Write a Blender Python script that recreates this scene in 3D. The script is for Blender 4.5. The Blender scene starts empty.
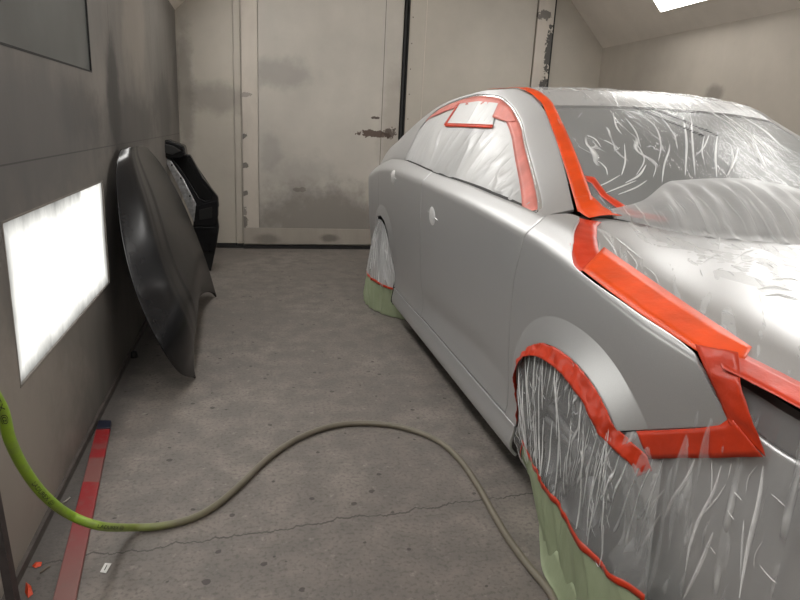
import bpy, bmesh, math, random
import numpy as np
from mathutils import Vector, noise as mn
random.seed(7)
C = bpy.context.scene
COL = C.collection
XC = 1.85                                   # the car's centre line

# ------------------------------------------------------------------ camera
F = 632.0
def _basis():
    D = Vector((248-400, 121-300, F)).normalized()
    N = Vector((280-400, 2740-300, F)); N = (N-N.dot(D)*D).normalized()
    U = -N; R = D.cross(U)
    if R.x < 0: R = -R
    return R, D, U
_R, _D, _U = _basis()
CAM = Vector((0, 0, 1.3))
def ray(px, py):
    v = Vector((px-400, py-300, F))
    return Vector((v.dot(_R), v.dot(_D), v.dot(_U)))
def at_x(px, py, x):
    r = ray(px, py); return CAM + r*(x/r.x)
def at_y(px, py, y):
    r = ray(px, py); return CAM + r*(y/r.y)
def at_z(px, py, z):
    r = ray(px, py); return CAM + r*((z-CAM.z)/r.z)
cd = bpy.data.cameras.new('camera'); cam = bpy.data.objects.new('camera', cd); COL.objects.link(cam)
cd.sensor_fit = 'HORIZONTAL'; cd.sensor_width = 36; cd.lens = F/800*36; cd.clip_start = 0.02
from mathutils import Matrix
right = Vector((_R.x, _D.x, _U.x)); down = Vector((_R.y, _D.y, _U.y)); fwd = Vector((_R.z, _D.z, _U.z))
M = Matrix((right, -down, -fwd)).transposed().to_4x4(); M.translation = CAM
cam.matrix_world = M; C.camera = cam

# ------------------------------------------------------------------ materials
def s2l(c): return tuple(((x/12.92) if x <= .04045 else ((x+.055)/1.055)**2.4) for x in c)
def hexc(r, g, b): return s2l((r/255, g/255, b/255)) + (1,)
class NT:
    def __init__(s, name):
        s.m = bpy.data.materials.new(name); s.m.use_nodes = True
        s.t = s.m.node_tree; s.t.nodes.clear()
        s.out = s.n('ShaderNodeOutputMaterial')
    def n(s, typ, **kw):
        nd = s.t.nodes.new(typ)
        for k, v in kw.items(): setattr(nd, k, v)
        return nd
    def l(s, a, b): s.t.links.new(a, b)
    def inp(s, sock, v):
        if hasattr(v, 'is_output') or isinstance(v, bpy.types.NodeSocket): s.l(v, sock)
        else: sock.default_value = v
    def math(s, op, a, b=None, c=None, clamp=False):
        nd = s.n('ShaderNodeMath', operation=op, use_clamp=clamp)
        s.inp(nd.inputs[0], a)
        if b is not None: s.inp(nd.inputs[1], b)
        if c is not None: s.inp(nd.inputs[2], c)
        return nd.outputs[0]
    def coord(s, scale=(1, 1, 1), rot=(0, 0, 0), loc=(0, 0, 0), kind='Object'):
        tc = s.n('ShaderNodeTexCoord'); mp = s.n('ShaderNodeMapping')
        s.l(tc.outputs[kind], mp.inputs[0])
        mp.inputs['Scale'].default_value = scale; mp.inputs['Rotation'].default_value = rot; mp.inputs['Location'].default_value = loc
        return mp.outputs[0]
    def noise(s, vec, scale, detail=4, rough=.55, dist=0):
        nd = s.n('ShaderNodeTexNoise'); s.l(vec, nd.inputs['Vector'])
        nd.inputs['Scale'].default_value = scale; nd.inputs['Detail'].default_value = detail
        nd.inputs['Roughness'].default_value = rough; nd.inputs['Distortion'].default_value = dist
        return nd.outputs[0]
    def ramp(s, fac, stops, interp='LINEAR'):
        nd = s.n('ShaderNodeValToRGB'); s.l(fac, nd.inputs[0]); cr = nd.color_ramp; cr.interpolation = interp
        while len(cr.elements) < len(stops): cr.elements.new(.5)
        for e, (p, c) in zip(cr.elements, stops):
            e.position = p; e.color = c if hasattr(c, '__len__') else (c, c, c, 1)
        return nd.outputs[0]
    def mix(s, fac, a, b, mode='MIX'):
        nd = s.n('ShaderNodeMix', data_type='RGBA', blend_type=mode)
        s.inp(nd.inputs[0], fac); s.inp(nd.inputs[6], a); s.inp(nd.inputs[7], b)
        return nd.outputs[2]
    def bump(s, h, strength=.3, dist=.01, normal=None):
        nd = s.n('ShaderNodeBump'); s.l(h, nd.inputs['Height'])
        nd.inputs['Strength'].default_value = strength; nd.inputs['Distance'].default_value = dist
        if normal is not None: s.l(normal, nd.inputs['Normal'])
        return nd.outputs[0]
    def bsdf(s, color=(.8, .8, .8, 1), rough=.5, metal=0, normal=None, **kw):
        b = s.n('ShaderNodeBsdfPrincipled')
        s.inp(b.inputs['Base Color'], color); s.inp(b.inputs['Roughness'], rough); s.inp(b.inputs['Metallic'], metal)
        if normal is not None: s.l(normal, b.inputs['Normal'])
        for k, v in kw.items(): s.inp(b.inputs[k], v)
        return b
    def done(s, b): s.l(b.outputs[0], s.out.inputs[0]); return s.m

def plain(name, col, rough=.5, metal=0, nscale=0, namt=.12, **kw):
    t = NT(name)
    if nscale:
        n = t.noise(t.coord(), nscale, 5)
        lo = tuple(c*(1-namt) for c in col[:3])+(1,); hi = tuple(min(1, c*(1+namt)) for c in col[:3])+(1,)
        c = t.ramp(n, [(.3, lo), (.7, hi)]); nm = t.bump(n, .08, .004)
        return t.done(t.bsdf(c, rough, metal, nm, **kw))
    return t.done(t.bsdf(col, rough, metal, **kw))

# silver base coat: fine flake, satin
t = NT('silver_paint')
fl = t.noise(t.coord(), 900, 1)
m_silver = t.done(t.bsdf(t.ramp(fl, [(.3, (.50, .50, .505, 1)), (.7, (.58, .58, .585, 1))]), .38, .68, t.bump(fl, .02, .001)))
m_black_paint = plain('black_primer', (.008, .008, .009, 1), .27, 0, 12, .3, **{'Specular IOR Level': .24})
m_dark = plain('dark_plastic', (.012, .012, .012, 1), .6)
m_cavity = plain('cavity_black', (.006, .006, .006, 1), .9)
m_tyre = plain('tyre_rubber', (.018, .018, .018, 1), .75, 0, 60, .3)
m_rim = plain('alloy', (.14, .14, .145, 1), .45, .6)
m_glass = plain('tinted_glass', (.035, .042, .042, 1), .36, 0)
m_lens = plain('lamp_lens', (.07, .06, .06, 1), .12, 0)
m_chrome = plain('bright_trim', (.72, .72, .72, 1), .22, .9)
m_bright = plain('satin_chrome', (.95, .95, .95, 1), .30, .55)
m_zinc = plain('bare_zinc', (.55, .56, .58, 1), .28, .9, 40, .3)
m_seal = plain('black_seal', (.01, .01, .01, 1), .7, 0, 30, .4)
m_white_scrap = plain('white_paper', (.75, .75, .73, 1), .7)
m_orange_scrap = plain('scrap_tape', hexc(205, 70, 35), .5)
m_ink = plain('print_ink', (.015, .02, .01, 1), .6)
m_inkf = plain('film_print', (.05, .05, .055, 1), .5)
m_post = plain('dark_post', (.018, .012, .012, 1), .5, 0, 25, .5)

def tape_mat(name, col, trans=0.0):
    t = NT(name); v = t.coord()
    n = t.noise(v, 45, 3, .6, .4); n2 = t.noise(v, 9, 3)
    lo = tuple(c*.80 for c in col[:3])+(1,); hi = tuple(min(1, c*1.12) for c in col[:3])+(1,)
    b = t.bsdf(t.ramp(n2, [(.3, lo), (.7, hi)]), .38, 0, t.bump(n, .25, .004))
    if trans:
        tr = t.n('ShaderNodeBsdfTransparent'); mx = t.n('ShaderNodeMixShader'); mx.inputs[0].default_value = 1-trans
        t.l(tr.outputs[0], mx.inputs[1]); t.l(b.outputs[0], mx.inputs[2]); return t.done(mx)
    return t.done(b)
m_tape = tape_mat('orange_tape', hexc(226, 74, 8))
m_tape_red = tape_mat('red_orange_tape', hexc(200, 56, 24))
m_tape_pink = tape_mat('tape_under_film', hexc(212, 128, 118))

def film_mat(name, scale, rot, opac=.2, fold=.55, dens=.03, white=.8, bump=.5, rough=.2, fine=40, wsc=4., wdist=5., axis='X'):
    """clear masking film: mostly see-through, milky where folded or crinkled; the white lines also paint its glints"""
    t = NT(name); v = t.coord(scale, rot)
    n = t.noise(v, 3.0, 3, .5, .8)
    def bands(sc, dist, dsc, rz, lo):
        w = t.n('ShaderNodeTexWave', bands_direction=axis, wave_profile='SIN')
        rr = [0, 0, 0]; rr[1 if axis == 'X' else 2] = rz
        mp = t.n('ShaderNodeMapping'); t.l(v, mp.inputs[0]); mp.inputs['Rotation'].default_value = rr; t.l(mp.outputs[0], w.inputs['Vector'])
        w.inputs['Scale'].default_value = sc; w.inputs['Distortion'].default_value = dist; w.inputs['Detail'].default_value = 2.5; w.inputs['Detail Scale'].default_value = dsc
        return t.ramp(w.outputs['Fac'], [(lo, 0.0), (1.0, 1.0)])
    line = bands(wsc, wdist, 1.0, 0, .955-dens)
    line2 = t.math('MULTIPLY', bands(wsc*1.7, wdist*1.5, 1.6, .5, .97-dens), t.ramp(t.noise(t.coord(loc=(7, 3, 1)), 6, 2), [(.5, 0.0), (.6, 1.0)]))
    line = t.math('MULTIPLY', line, t.ramp(t.noise(t.coord(loc=(1, 8, 4)), 5, 2), [(.40, .1), (.58, 1.0)]))
    msk = t.ramp(t.noise(t.coord(loc=(3, 1, 2)), 4.5, 2), [(.44, 0.0), (.60, 1.0)])
    ln = t.math('MULTIPLY', t.math('MAXIMUM', line, t.math('MULTIPLY', line2, .7)), msk)  # white lines: doubled film plus glints painted into the opacity
    cr = t.noise(t.coord(), fine, 3, .6, 1.0)
    h = t.math('ADD', t.math('MULTIPLY', ln, .8), t.math('ADD', t.math('MULTIPLY', n, 1.0), t.math('MULTIPLY', cr, .18)))
    nm = t.bump(h, bump, .02)
    b = t.bsdf((white, white, white, 1), rough, 0, nm)
    b.inputs['Specular IOR Level'].default_value = .7
    tr = t.n('ShaderNodeBsdfTransparent'); tr.inputs[0].default_value = (.97, .97, .97, 1)
    mx = t.n('ShaderNodeMixShader')
    cloud = t.math('MULTIPLY', t.ramp(t.noise(v, 1.6, 3), [(.35, 0.0), (.7, 1.0)]), opac*.6)
    t.l(t.math('ADD', t.math('ADD', opac*.7, cloud), t.math('MULTIPLY', ln, fold), clamp=True), mx.inputs[0])
    t.l(tr.outputs[0], mx.inputs[1]); t.l(b.outputs[0], mx.inputs[2])
    return t.done(mx)
m_film_glass = film_mat('film_over_windscreen', (1.0, .6, .6), (0, 0, .25), .26, .62, .02, .85, .8, .24, 40, 4.2, 7)
m_film_hem = film_mat('film_pleats', (1.6, .5, .5), (0, 0, .1), .62, .25, .03, .58, .6, .36, 40, 5, 2)
m_film_hood = film_mat('film_over_bonnet', (1.5, .8, 1), (0, 0, .5), .24, .5, .02, .80, .5, .5, 60, 5, 9)
m_film_front = film_mat('film_over_bumper', (1, 1, .35), (.30, 0, 0), .2, .45, .03, .85, .8, .18, 40, 3.4, 3, 'Y')
m_film_wheel = film_mat('film_over_wheel', (1, 1, .25), (.22, 0, 0), .20, .9, .07, .9, 1.0, .15, 70, 11, 5, 'Y')
m_film_rear = film_mat('film_over_rear_wheel', (1, 1, .3), (.15, 0, 0), .5, .4, .05, .85, .8, .2, 60, 8, 4, 'Y')
m_film_window = film_mat('film_over_side_windows', (1, 1, .5), (.1, 0, 0), .92, .1, .03, .60, .25, .32, 14, 2.5, 4, 'Y')
m_film_patch = film_mat('film_patch', (1, 1, .5), (0, 0, 0), 1.1, .1, .03, .70, .25, .3, 14, 2.5, 3, 'Y')

t = NT('green_masking_paper'); v = t.coord()
n = t.noise(v, 5, 4); n2 = t.noise(t.coord((1, 1, .3)), 16, 4, .6, .5)
m_paper = t.done(t.bsdf(t.ramp(n, [(.3, hexc(142, 153, 122)), (.7, hexc(160, 170, 140))]), .6, 0, t.bump(n2, .35, .012)))

# floor: worn concrete
t = NT('concrete'); v = t.coord()
big = t.noise(v, 1.3, 6, .6, .3); mid = t.noise(v, 7, 6, .65); fine = t.noise(v, 70, 3, .6)
col = t.ramp(big, [(.3, hexc(112, 105, 100)), (.5, hexc(128, 120, 114)), (.72, hexc(143, 135, 128))])
col = t.mix(t.ramp(mid, [(.40, .75), (.62, 0.0)]), col, hexc(104, 99, 95))
col = t.mix(t.ramp(fine, [(.36, .55), (.50, 0.0)]), col, hexc(84, 80, 76))
col = t.mix(t.ramp(t.noise(v, 24, 4, .7), [(.60, 0.0), (.72, .5)]), col, hexc(160, 153, 146))
vo = t.n('ShaderNodeTexVoronoi'); t.l(t.coord((1, 1, 1), loc=(.3, .1, 0)), vo.inputs['Vector']); vo.inputs['Scale'].default_value = 15
pitd = t.math('ADD', vo.outputs['Distance'], t.math('MULTIPLY', t.noise(v, 60, 3), .22))
rnd = t.n('ShaderNodeSeparateColor'); t.l(vo.outputs['Color'], rnd.inputs[0])
pit = t.math('MULTIPLY', t.math('LESS_THAN', pitd, t.math('MULTIPLY_ADD', rnd.outputs[1], .17, .13)), t.math('GREATER_THAN', rnd.outputs[0], .45))
sep = t.n('ShaderNodeSeparateXYZ'); t.l(v, sep.inputs[0])
wob = t.math('MULTIPLY', t.math('SUBTRACT', t.noise(t.coord((1, .0, 0)), 5, 6, .7), .5), .16)
cy = t.math('ADD', t.math('MULTIPLY_ADD', sep.outputs[0], .085, 1.845), wob)
cd_ = t.math('ABSOLUTE', t.math('SUBTRACT', sep.outputs[1], cy))
crack = t.math('MULTIPLY', t.math('LESS_THAN', cd_, t.math('MULTIPLY', t.noise(v, 14, 3), .0075)), t.math('LESS_THAN', sep.outputs[0], 1.2))
dark = t.math('MAXIMUM', pit, crack)
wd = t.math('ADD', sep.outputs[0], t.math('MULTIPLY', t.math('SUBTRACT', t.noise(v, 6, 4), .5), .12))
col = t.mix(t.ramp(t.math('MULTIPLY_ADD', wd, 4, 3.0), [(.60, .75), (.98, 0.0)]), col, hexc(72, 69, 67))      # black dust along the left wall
col = t.mix(t.math('MULTIPLY', dark, .75), col, hexc(58, 53, 50))
h = t.math('SUBTRACT', t.math('ADD', t.math('MULTIPLY', mid, .6), t.math('MULTIPLY', fine, .35)), t.math('MULTIPLY', dark, .8))
m_floor = t.done(t.bsdf(col, t.ramp(big, [(.3, .5), (.7, .68)]), 0, t.bump(h, .45, .008)))

def wall_mat(name, base, dirt, smudge_light_patches=(), streak=.5, lines=(), rust=(), axis='Y'):
    """painted sheet metal with overspray: smudges = (centre, radii, strength, colour)"""
    t = NT(name); v = t.coord(); sp = t.n('ShaderNodeSeparateXYZ'); t.l(v, sp.inputs[0])
    a = t.noise(v, 1.1, 6, .6); st = t.noise(t.coord((1.3, 1.3, .4)), 3, 6, .6, .5); fn = t.noise(v, 55, 3, .6)
    col = t.ramp(a, [(.25, tuple(c*.82 for c in base[:3])+(1,)), (.75, tuple(min(1, c*1.1) for c in base[:3])+(1,))])
    col = t.mix(t.math('MULTIPLY', t.ramp(st, [(.42, 0.0), (.72, 1.0)]), streak), col, dirt)
    for c, r, s, cl in smudge_light_patches:
        mp = t.n('ShaderNodeMapping', vector_type='POINT'); t.l(v, mp.inputs[0])
        mp.inputs['Scale'].default_value = tuple(1/x for x in r); mp.inputs['Location'].default_value = tuple(-ci/x for ci, x in zip(c, r))
        ln = t.n('ShaderNodeVectorMath', operation='LENGTH'); t.l(mp.outputs[0], ln.inputs[0])
        d = t.math('ADD', ln.outputs['Value'], t.math('MULTIPLY', t.math('SUBTRACT', t.noise(v, 5, 5, .65), .5), 1.1))
        f = t.math('MULTIPLY', t.ramp(d, [(.35, 1.0), (1.0, 0.0)], 'EASE'), s)
        col = t.mix(f, col, cl)
    for c, r, s, cl in rust:
        mp = t.n('ShaderNodeMapping', vector_type='POINT'); t.l(v, mp.inputs[0])
        mp.inputs['Scale'].default_value = tuple(1/x for x in r); mp.inputs['Location'].default_value = tuple(-ci/x for ci, x in zip(c, r))
        ln = t.n('ShaderNodeVectorMath', operation='LENGTH'); t.l(mp.outputs[0], ln.inputs[0])
        d = t.math('ADD', ln.outputs['Value'], t.math('MULTIPLY', t.math('SUBTRACT', t.noise(v, 14, 5, .75), .5), 2.6))
        col = t.mix(t.math('MULTIPLY', t.math('LESS_THAN', d, .8), s), col, cl)
    spk = t.ramp(fn, [(.24, 1.0), (.29, 0.0)])
    col = t.mix(t.math('MULTIPLY', spk, .5), col, dirt)
    for axn, pos, w, lo, hi, axb in lines:
        e = t.math('LESS_THAN', t.math('ABSOLUTE', t.math('SUBTRACT', sp.outputs[axn], pos)), w)
        e = t.math('MULTIPLY', e, t.math('GREATER_THAN', sp.outputs[axb], lo)); e = t.math('MULTIPLY', e, t.math('LESS_THAN', sp.outputs[axb], hi))
        col = t.mix(t.math('MULTIPLY', e, .8), col, hexc(38, 35, 33))
    return t.done(t.bsdf(col, .55, 0, t.bump(t.math('ADD', a, t.math('MULTIPLY', fn, .1)), .12, .01)))
SOOT = hexc(44, 42, 41); SOOT2 = hexc(72, 69, 66)
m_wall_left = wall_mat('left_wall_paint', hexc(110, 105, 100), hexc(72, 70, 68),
    [((-.66, 3.60, 1.40), (.3, .22, .45), .9, SOOT), ((-.66, 4.1, 1.25), (.3, 1.3, .24), .6, SOOT), ((-.66, 5.6, 1.35), (.3, .7, .35), .55, SOOT), ((-.66, 2.9, 1.30), (.3, .45, .16), .45, SOOT),
     ((-.66, 2.3, 1.22), (.3, 1.1, .35), .6, hexc(74, 74, 74)), ((-.66, 3.0, 1.75), (.3, .7, .3), .35, hexc(84, 82, 80)), ((-.66, 3.3, .75), (.3, .35, .5), .65, SOOT2),
     ((-.66, 6.6, 1.7), (.3, .4, .7), .5, SOOT2), ((-.66, 1.7, .3), (.3, 1.1, .5), .75, hexc(146, 137, 129)), ((-.66, 4.4, 1.85), (.3, .6, .5), .5, hexc(142, 132, 122))], .5,  # low pale patch: light bounced off car and floor, painted into the wall colour
    [(2, 1.148, .0025, 0, 9, 1), (1, 3.585, .004, 1.15, 2.3, 2), (1, 5.05, .003, 1.15, 2.3, 2), (1, .4, .004, 0, 1.15, 2)])
m_wall_back = wall_mat('back_wall_paint', hexc(178, 171, 160), hexc(160, 151, 141),
    [((-.27, 6.8, 1.5), (.5, .5, .2), .55, hexc(118, 112, 106)), ((-.60, 6.8, 1.5), (.12, .5, .9), .6, hexc(110, 104, 98))], .15)
m_wall_right = wall_mat('right_wall_paint', hexc(174, 166, 155), hexc(140, 131, 121),
    [((3.85, 4.9, 1.72), (.5, .16, .09), .5, SOOT2), ((3.85, 4.5, 1.6), (.5, .04, .03), .8, SOOT)], .12)
m_ceiling = wall_mat('ceiling_paint', hexc(206, 197, 186), hexc(150, 140, 129), [], .12)
m_door = wall_mat('door_sheet', hexc(184, 178, 169), hexc(160, 153, 146),
    [((.30, 6.8, 1.78), (.45, .6, .2), .5, hexc(128, 124, 120)), ((.22, 6.8, 1.0), (.16, .6, .26), .4, hexc(128, 126, 123)),
     ((.55, 6.8, .75), (.5, .6, .3), .4, hexc(134, 130, 126)), ((.8, 6.8, .3), (1.2, .6, .5), .75, hexc(112, 106, 101)),
     ((1.5, 6.8, 1.3), (.2, .6, .8), .4, hexc(136, 126, 116))], .18, [(0, 1.37, .003, .2, 3, 2)],
    [((1.30, 6.8, 1.235), (.22, .6, .045), .9, hexc(66, 42, 30)), ((1.46, 6.8, 1.25), (.09, .6, .06), .85, hexc(60, 44, 34)), ((1.30, 6.8, 1.40), (.05, .6, .015), .9, hexc(60, 45, 36)), ((.53, 6.8, .63), (.09, .6, .03), .5, hexc(90, 80, 72))])
m_strip = wall_mat('edge_strip_paint', hexc(196, 187, 176), hexc(140, 133, 126), [], .3, (),
    [((-.05, 6.8, .25), (.045, 1, .10), .8, SOOT2), ((-.05, 6.8, .58), (.05, 1, .03), .8, SOOT2), ((-.05, 6.8, .86), (.06, 1, .04), .8, SOOT2), ((-.05, 6.8, 1.15), (.04, 1, .03), .8, SOOT2), ((-.03, 6.8, 1.55), (.07, 1, .035), .6, hexc(112, 106, 102)), ((-.05, 6.8, .4), (.04, 1, .06), .6, SOOT2),
     ((3.17, 6.8, 1.8), (.08, 1, .14), .9, SOOT), ((3.19, 6.8, 2.2), (.06, 1, .3), .9, SOOT), ((3.1, 6.8, 2.55), (.10, 1, .06), .8, SOOT2), ((3.19, 6.8, 1.5), (.05, 1, .3), .9, SOOT2)])
m_kick = wall_mat('kick_strip_paint', hexc(168, 160, 150), hexc(120, 114, 108), [((.85, 6.8, .12), (.14, 1, .06), .6, SOOT2), ((.2, 6.8, .1), (.2, 1, .08), .5, SOOT2)], .4)
m_grey_glass = plain('unlit_glass', (.075, .078, .076, 1), .4, 0, 3, .2)

def emit_mat(name, col, st, dirt=True):
    t = NT(name); e = t.n('ShaderNodeEmission')
    v = t.coord(); n = t.noise(t.coord((1, 1, .5)), 3.5, 5, .6)
    c = t.ramp(n, [(.25, tuple(c*.55 for c in col)+(1,)), (.55, tuple(col)+(1,))])
    if dirt:                                         # overspray caked along the frame, thickest at the upper near corner
        sp = t.n('ShaderNodeSeparateXYZ'); t.l(v, sp.inputs[0]); n3 = t.noise(t.coord((1, 1.2, .5)), 9, 5, .65)
        ay = t.math('SUBTRACT', .637, t.math('ABSOLUTE', sp.outputs[1])); ab = sp.outputs[2]; at_ = t.math('SUBTRACT', .49, sp.outputs[2])
        ed = t.math('MINIMUM', ay, t.math('MINIMUM', ab, t.math('ADD', at_, t.math('MULTIPLY', t.math('GREATER_THAN', sp.outputs[1], .25), .03))))
        ed = t.math('SUBTRACT', ed, t.math('MULTIPLY', t.math('SUBTRACT', n3, .45), .05))
        c = t.mix(t.ramp(t.math('MULTIPLY', ed, 5), [(0, .07), (.12, .16), (.3, .3), (.75, 1.0)]), (0, 0, 0, 1), c)
    t.l(c, e.inputs[0]); e.inputs[1].default_value = st
    return t.done(e)
L_LOW, L_SLOPE_R, L_SLOPE_L = 4.0, 12.5, 11.5
m_lamp_low = emit_mat('lamp_diffuser_low', (1, .99, .93), L_LOW)
m_lamp_r = emit_mat('lamp_diffuser_right', (1, .985, .95), L_SLOPE_R, False)
m_lamp_l = emit_mat('lamp_diffuser_left', (1, .985, .95), L_SLOPE_L, False)

# hose: green near the wall, greyed by dust further on
t = NT('hose_rubber'); v = t.coord(); sp = t.n('ShaderNodeSeparateXYZ'); t.l(v, sp.inputs[0])
f = t.math('MULTIPLY_ADD', sp.outputs[0], 1.6, 1.0)     # world x -> 0..1
col = t.ramp(f, [(.0, hexc(136, 172, 36)), (.28, hexc(134, 166, 44)), (.42, hexc(132, 144, 74)), (.62, hexc(116, 112, 88)), (1.0, hexc(116, 109, 96))])
col = t.mix(t.ramp(t.noise(v, 30, 4), [(.45, 0.0), (.7, .35)]), col, hexc(100, 96, 80))
m_hose = t.done(t.bsdf(col, .45))
# red bar: worn red paint with dusty bare lengths
t = NT('bar_paint'); v = t.coord(); sp = t.n('ShaderNodeSeparateXYZ'); t.l(v, sp.inputs[0])
f = t.math('ADD', t.math('MULTIPLY_ADD', sp.outputs[1], .6, 1.0), t.math('MULTIPLY', t.math('SUBTRACT', t.noise(v, 9, 2), .5), .04))
col = t.ramp(f, [(.0, hexc(128, 89, 83)), (.36, hexc(128, 86, 81)), (.50, hexc(133, 62, 62)), (.60, hexc(140, 20, 27)), (.695, hexc(146, 11, 19)), (.70, hexc(123, 78, 73)), (.80, hexc(123, 70, 67)), (.81, hexc(146, 20, 27)), (.845, hexc(140, 19, 25)), (.855, hexc(132, 62, 62)), (.875, hexc(132, 56, 56)), (.885, hexc(139, 20, 27)), (1, hexc(139, 17, 24))])
m_bar = t.done(t.bsdf(t.mix(t.ramp(t.noise(v, 40, 4), [(.5, 0.0), (.75, .4)]), col, hexc(120, 90, 84)), .45))
m_navy = plain('navy_cap', (.012, .014, .03, 1), .4)

# ------------------------------------------------------------------ mesh helpers
def wloc(o):
    p = Vector((0, 0, 0))
    while o: p += o.location; o = o.parent
    return p
def obj(name, verts, faces, mat, parent=None, smooth=True, loc=None):
    base = wloc(parent) if parent else Vector((0, 0, 0))
    me = bpy.data.meshes.new(name)
    me.from_pydata([tuple(Vector(v)-base) for v in verts], [], [tuple(f) for f in faces]); me.update()
    if smooth:
        for p in me.polygons: p.use_smooth = True
    me.materials.append(mat)
    o = bpy.data.objects.new(name, me); COL.objects.link(o)
    if parent: o.parent = parent
    return o
def recentre(o):
    """moves a top-level mesh's origin to its base without moving the mesh; materials keep the object space, so only used on plain things"""
    vs = [v.co for v in o.data.vertices]; c = Vector((sum(v.x for v in vs)/len(vs), sum(v.y for v in vs)/len(vs), min(v.z for v in vs)))
    for v in o.data.vertices: v.co -= c
    o.location += c; return o
def fixn(o):
    bm = bmesh.new(); bm.from_mesh(o.data); bmesh.ops.recalc_face_normals(bm, faces=bm.faces); bm.to_mesh(o.data); bm.free(); return o
def empty(name, loc):
    o = bpy.data.objects.new(name, None); COL.objects.link(o); o.location = loc; o.empty_display_size = .1; return o
def tag(o, label, cat, group=None):
    o['label'] = label; o['category'] = cat
    if group: o['group'] = group
    return o
def struct(o): o['kind'] = 'structure'; return o
def gridf(fn, us, vs, flip=False):
    V = [fn(u, v) for v in vs for u in us]; n = len(us); Fc = []
    for j in range(len(vs)-1):
        for i in range(n-1):
            f = (j*n+i, j*n+i+1, (j+1)*n+i+1, (j+1)*n+i)
            Fc.append(f[::-1] if flip else f)
    return V, Fc
def lin(a, b, n): return [a+(b-a)*i/(n-1) for i in range(n)]
def mirror(V, Fc): return [(2*XC-v[0], v[1], v[2]) for v in V], [f[::-1] for f in Fc]
def solid(o, th, off=-1, bevel=0):
    m = o.modifiers.new('solid', 'SOLIDIFY'); m.thickness = th; m.offset = off
    if bevel:
        b = o.modifiers.new('bevel', 'BEVEL'); b.width = bevel; b.segments = 2; b.limit_method = 'ANGLE'; b.angle_limit = math.radians(50)
    return o
def box(lo, hi):
    x0, y0, z0 = lo; x1, y1, z1 = hi
    V = [(x0,y0,z0),(x1,y0,z0),(x1,y1,z0),(x0,y1,z0),(x0,y0,z1),(x1,y0,z1),(x1,y1,z1),(x0,y1,z1)]
    return V, [(0,3,2,1),(4,5,6,7),(0,1,5,4),(1,2,6,5),(2,3,7,6),(3,0,4,7)]
def merge(*ms):
    V, Fc = [], []
    for v, f in ms:
        k = len(V); V += list(v); Fc += [tuple(i+k for i in q) for q in f]
    return V, Fc
def boxo(name, lo, hi, mat, parent=None, bevel=.0):
    o = obj(name, *box(lo, hi), mat, parent, smooth=False)
    if bevel:
        b = o.modifiers.new('bevel', 'BEVEL'); b.width = bevel; b.segments = 2
    return o
def tube(pts, r, n=10, cap=True):
    pts = [Vector(p) for p in pts]; V, Fc = [], []; up = None
    for i, p in enumerate(pts):
        tdir = (pts[min(i+1, len(pts)-1)]-pts[max(i-1, 0)]).normalized()
        if up is None: up = tdir.cross(Vector((0, 0, 1))) if abs(tdir.z) < .9 else tdir.cross(Vector((0, 1, 0)))
        up = (up-up.dot(tdir)*tdir).normalized(); w = tdir.cross(up)
        rr = r[i] if hasattr(r, '__len__') else r
        for k in range(n):
            a = 2*math.pi*k/n; V.append(p+up*(rr*math.cos(a))+w*(rr*math.sin(a)))
    for i in range(len(pts)-1):
        for k in range(n):
            Fc.append((i*n+k, i*n+(k+1) % n, (i+1)*n+(k+1) % n, (i+1)*n+k))
    if cap: Fc.append(tuple(range(n))[::-1]); Fc.append(tuple((len(pts)-1)*n+k for k in range(n)))
    return V, Fc
def catmull(P, n):
    P = [Vector(p) for p in P]; Q = [2*P[0]-P[1]]+P+[2*P[-1]-P[-2]]; out = []
    for i in range(1, len(Q)-2):
        for k in range(n):
            s = k/n; a, b, c, d = Q[i-1:i+3]
            out.append(.5*((2*b)+(c-a)*s+(2*a-5*b+4*c-d)*s*s+(3*b-a-3*c+d)*s**3))
    out.append(P[-1]); return out
def resample(P, n):
    P = [Vector(p) for p in P]; L = [0]
    for a, b in zip(P, P[1:]): L.append(L[-1]+(b-a).length)
    out = []; j = 0
    for i in range(n):
        s = L[-1]*i/(n-1)
        while j < len(L)-2 and L[j+1] < s: j += 1
        q = (s-L[j])/max(1e-9, L[j+1]-L[j]); out.append(P[j].lerp(P[j+1], min(1, max(0, q))))
    return out
class Tab:
    """smooth 1-D table (monotone cubic)"""
    def __init__(s, *p):
        s.x = [a for a, b in p]; s.y = [b for a, b in p]; n = len(p)
        d = [(s.y[i+1]-s.y[i])/(s.x[i+1]-s.x[i]) for i in range(n-1)]
        m = [d[0]]+[0 if d[i-1]*d[i] <= 0 else 2*d[i-1]*d[i]/(d[i-1]+d[i]) for i in range(1, n-1)]+[d[-1]]
        s.m = m
    def __call__(s, x):
        X = s.x
        if x <= X[0]: return s.y[0]
        if x >= X[-1]: return s.y[-1]
        i = 0
        while X[i+1] < x: i += 1
        h = X[i+1]-X[i]; q = (x-X[i])/h; q2, q3 = q*q, q*q*q
        return (2*q3-3*q2+1)*s.y[i]+(q3-2*q2+q)*h*s.m[i]+(-2*q3+3*q2)*s.y[i+1]+(q3-q2)*h*s.m[i+1]
def sstep(a, b, x):
    q = min(1, max(0, (x-a)/(b-a))); return q*q*(3-2*q)
def nz(x, y, z=0.): return mn.noise(Vector((x, y, z)))
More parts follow.
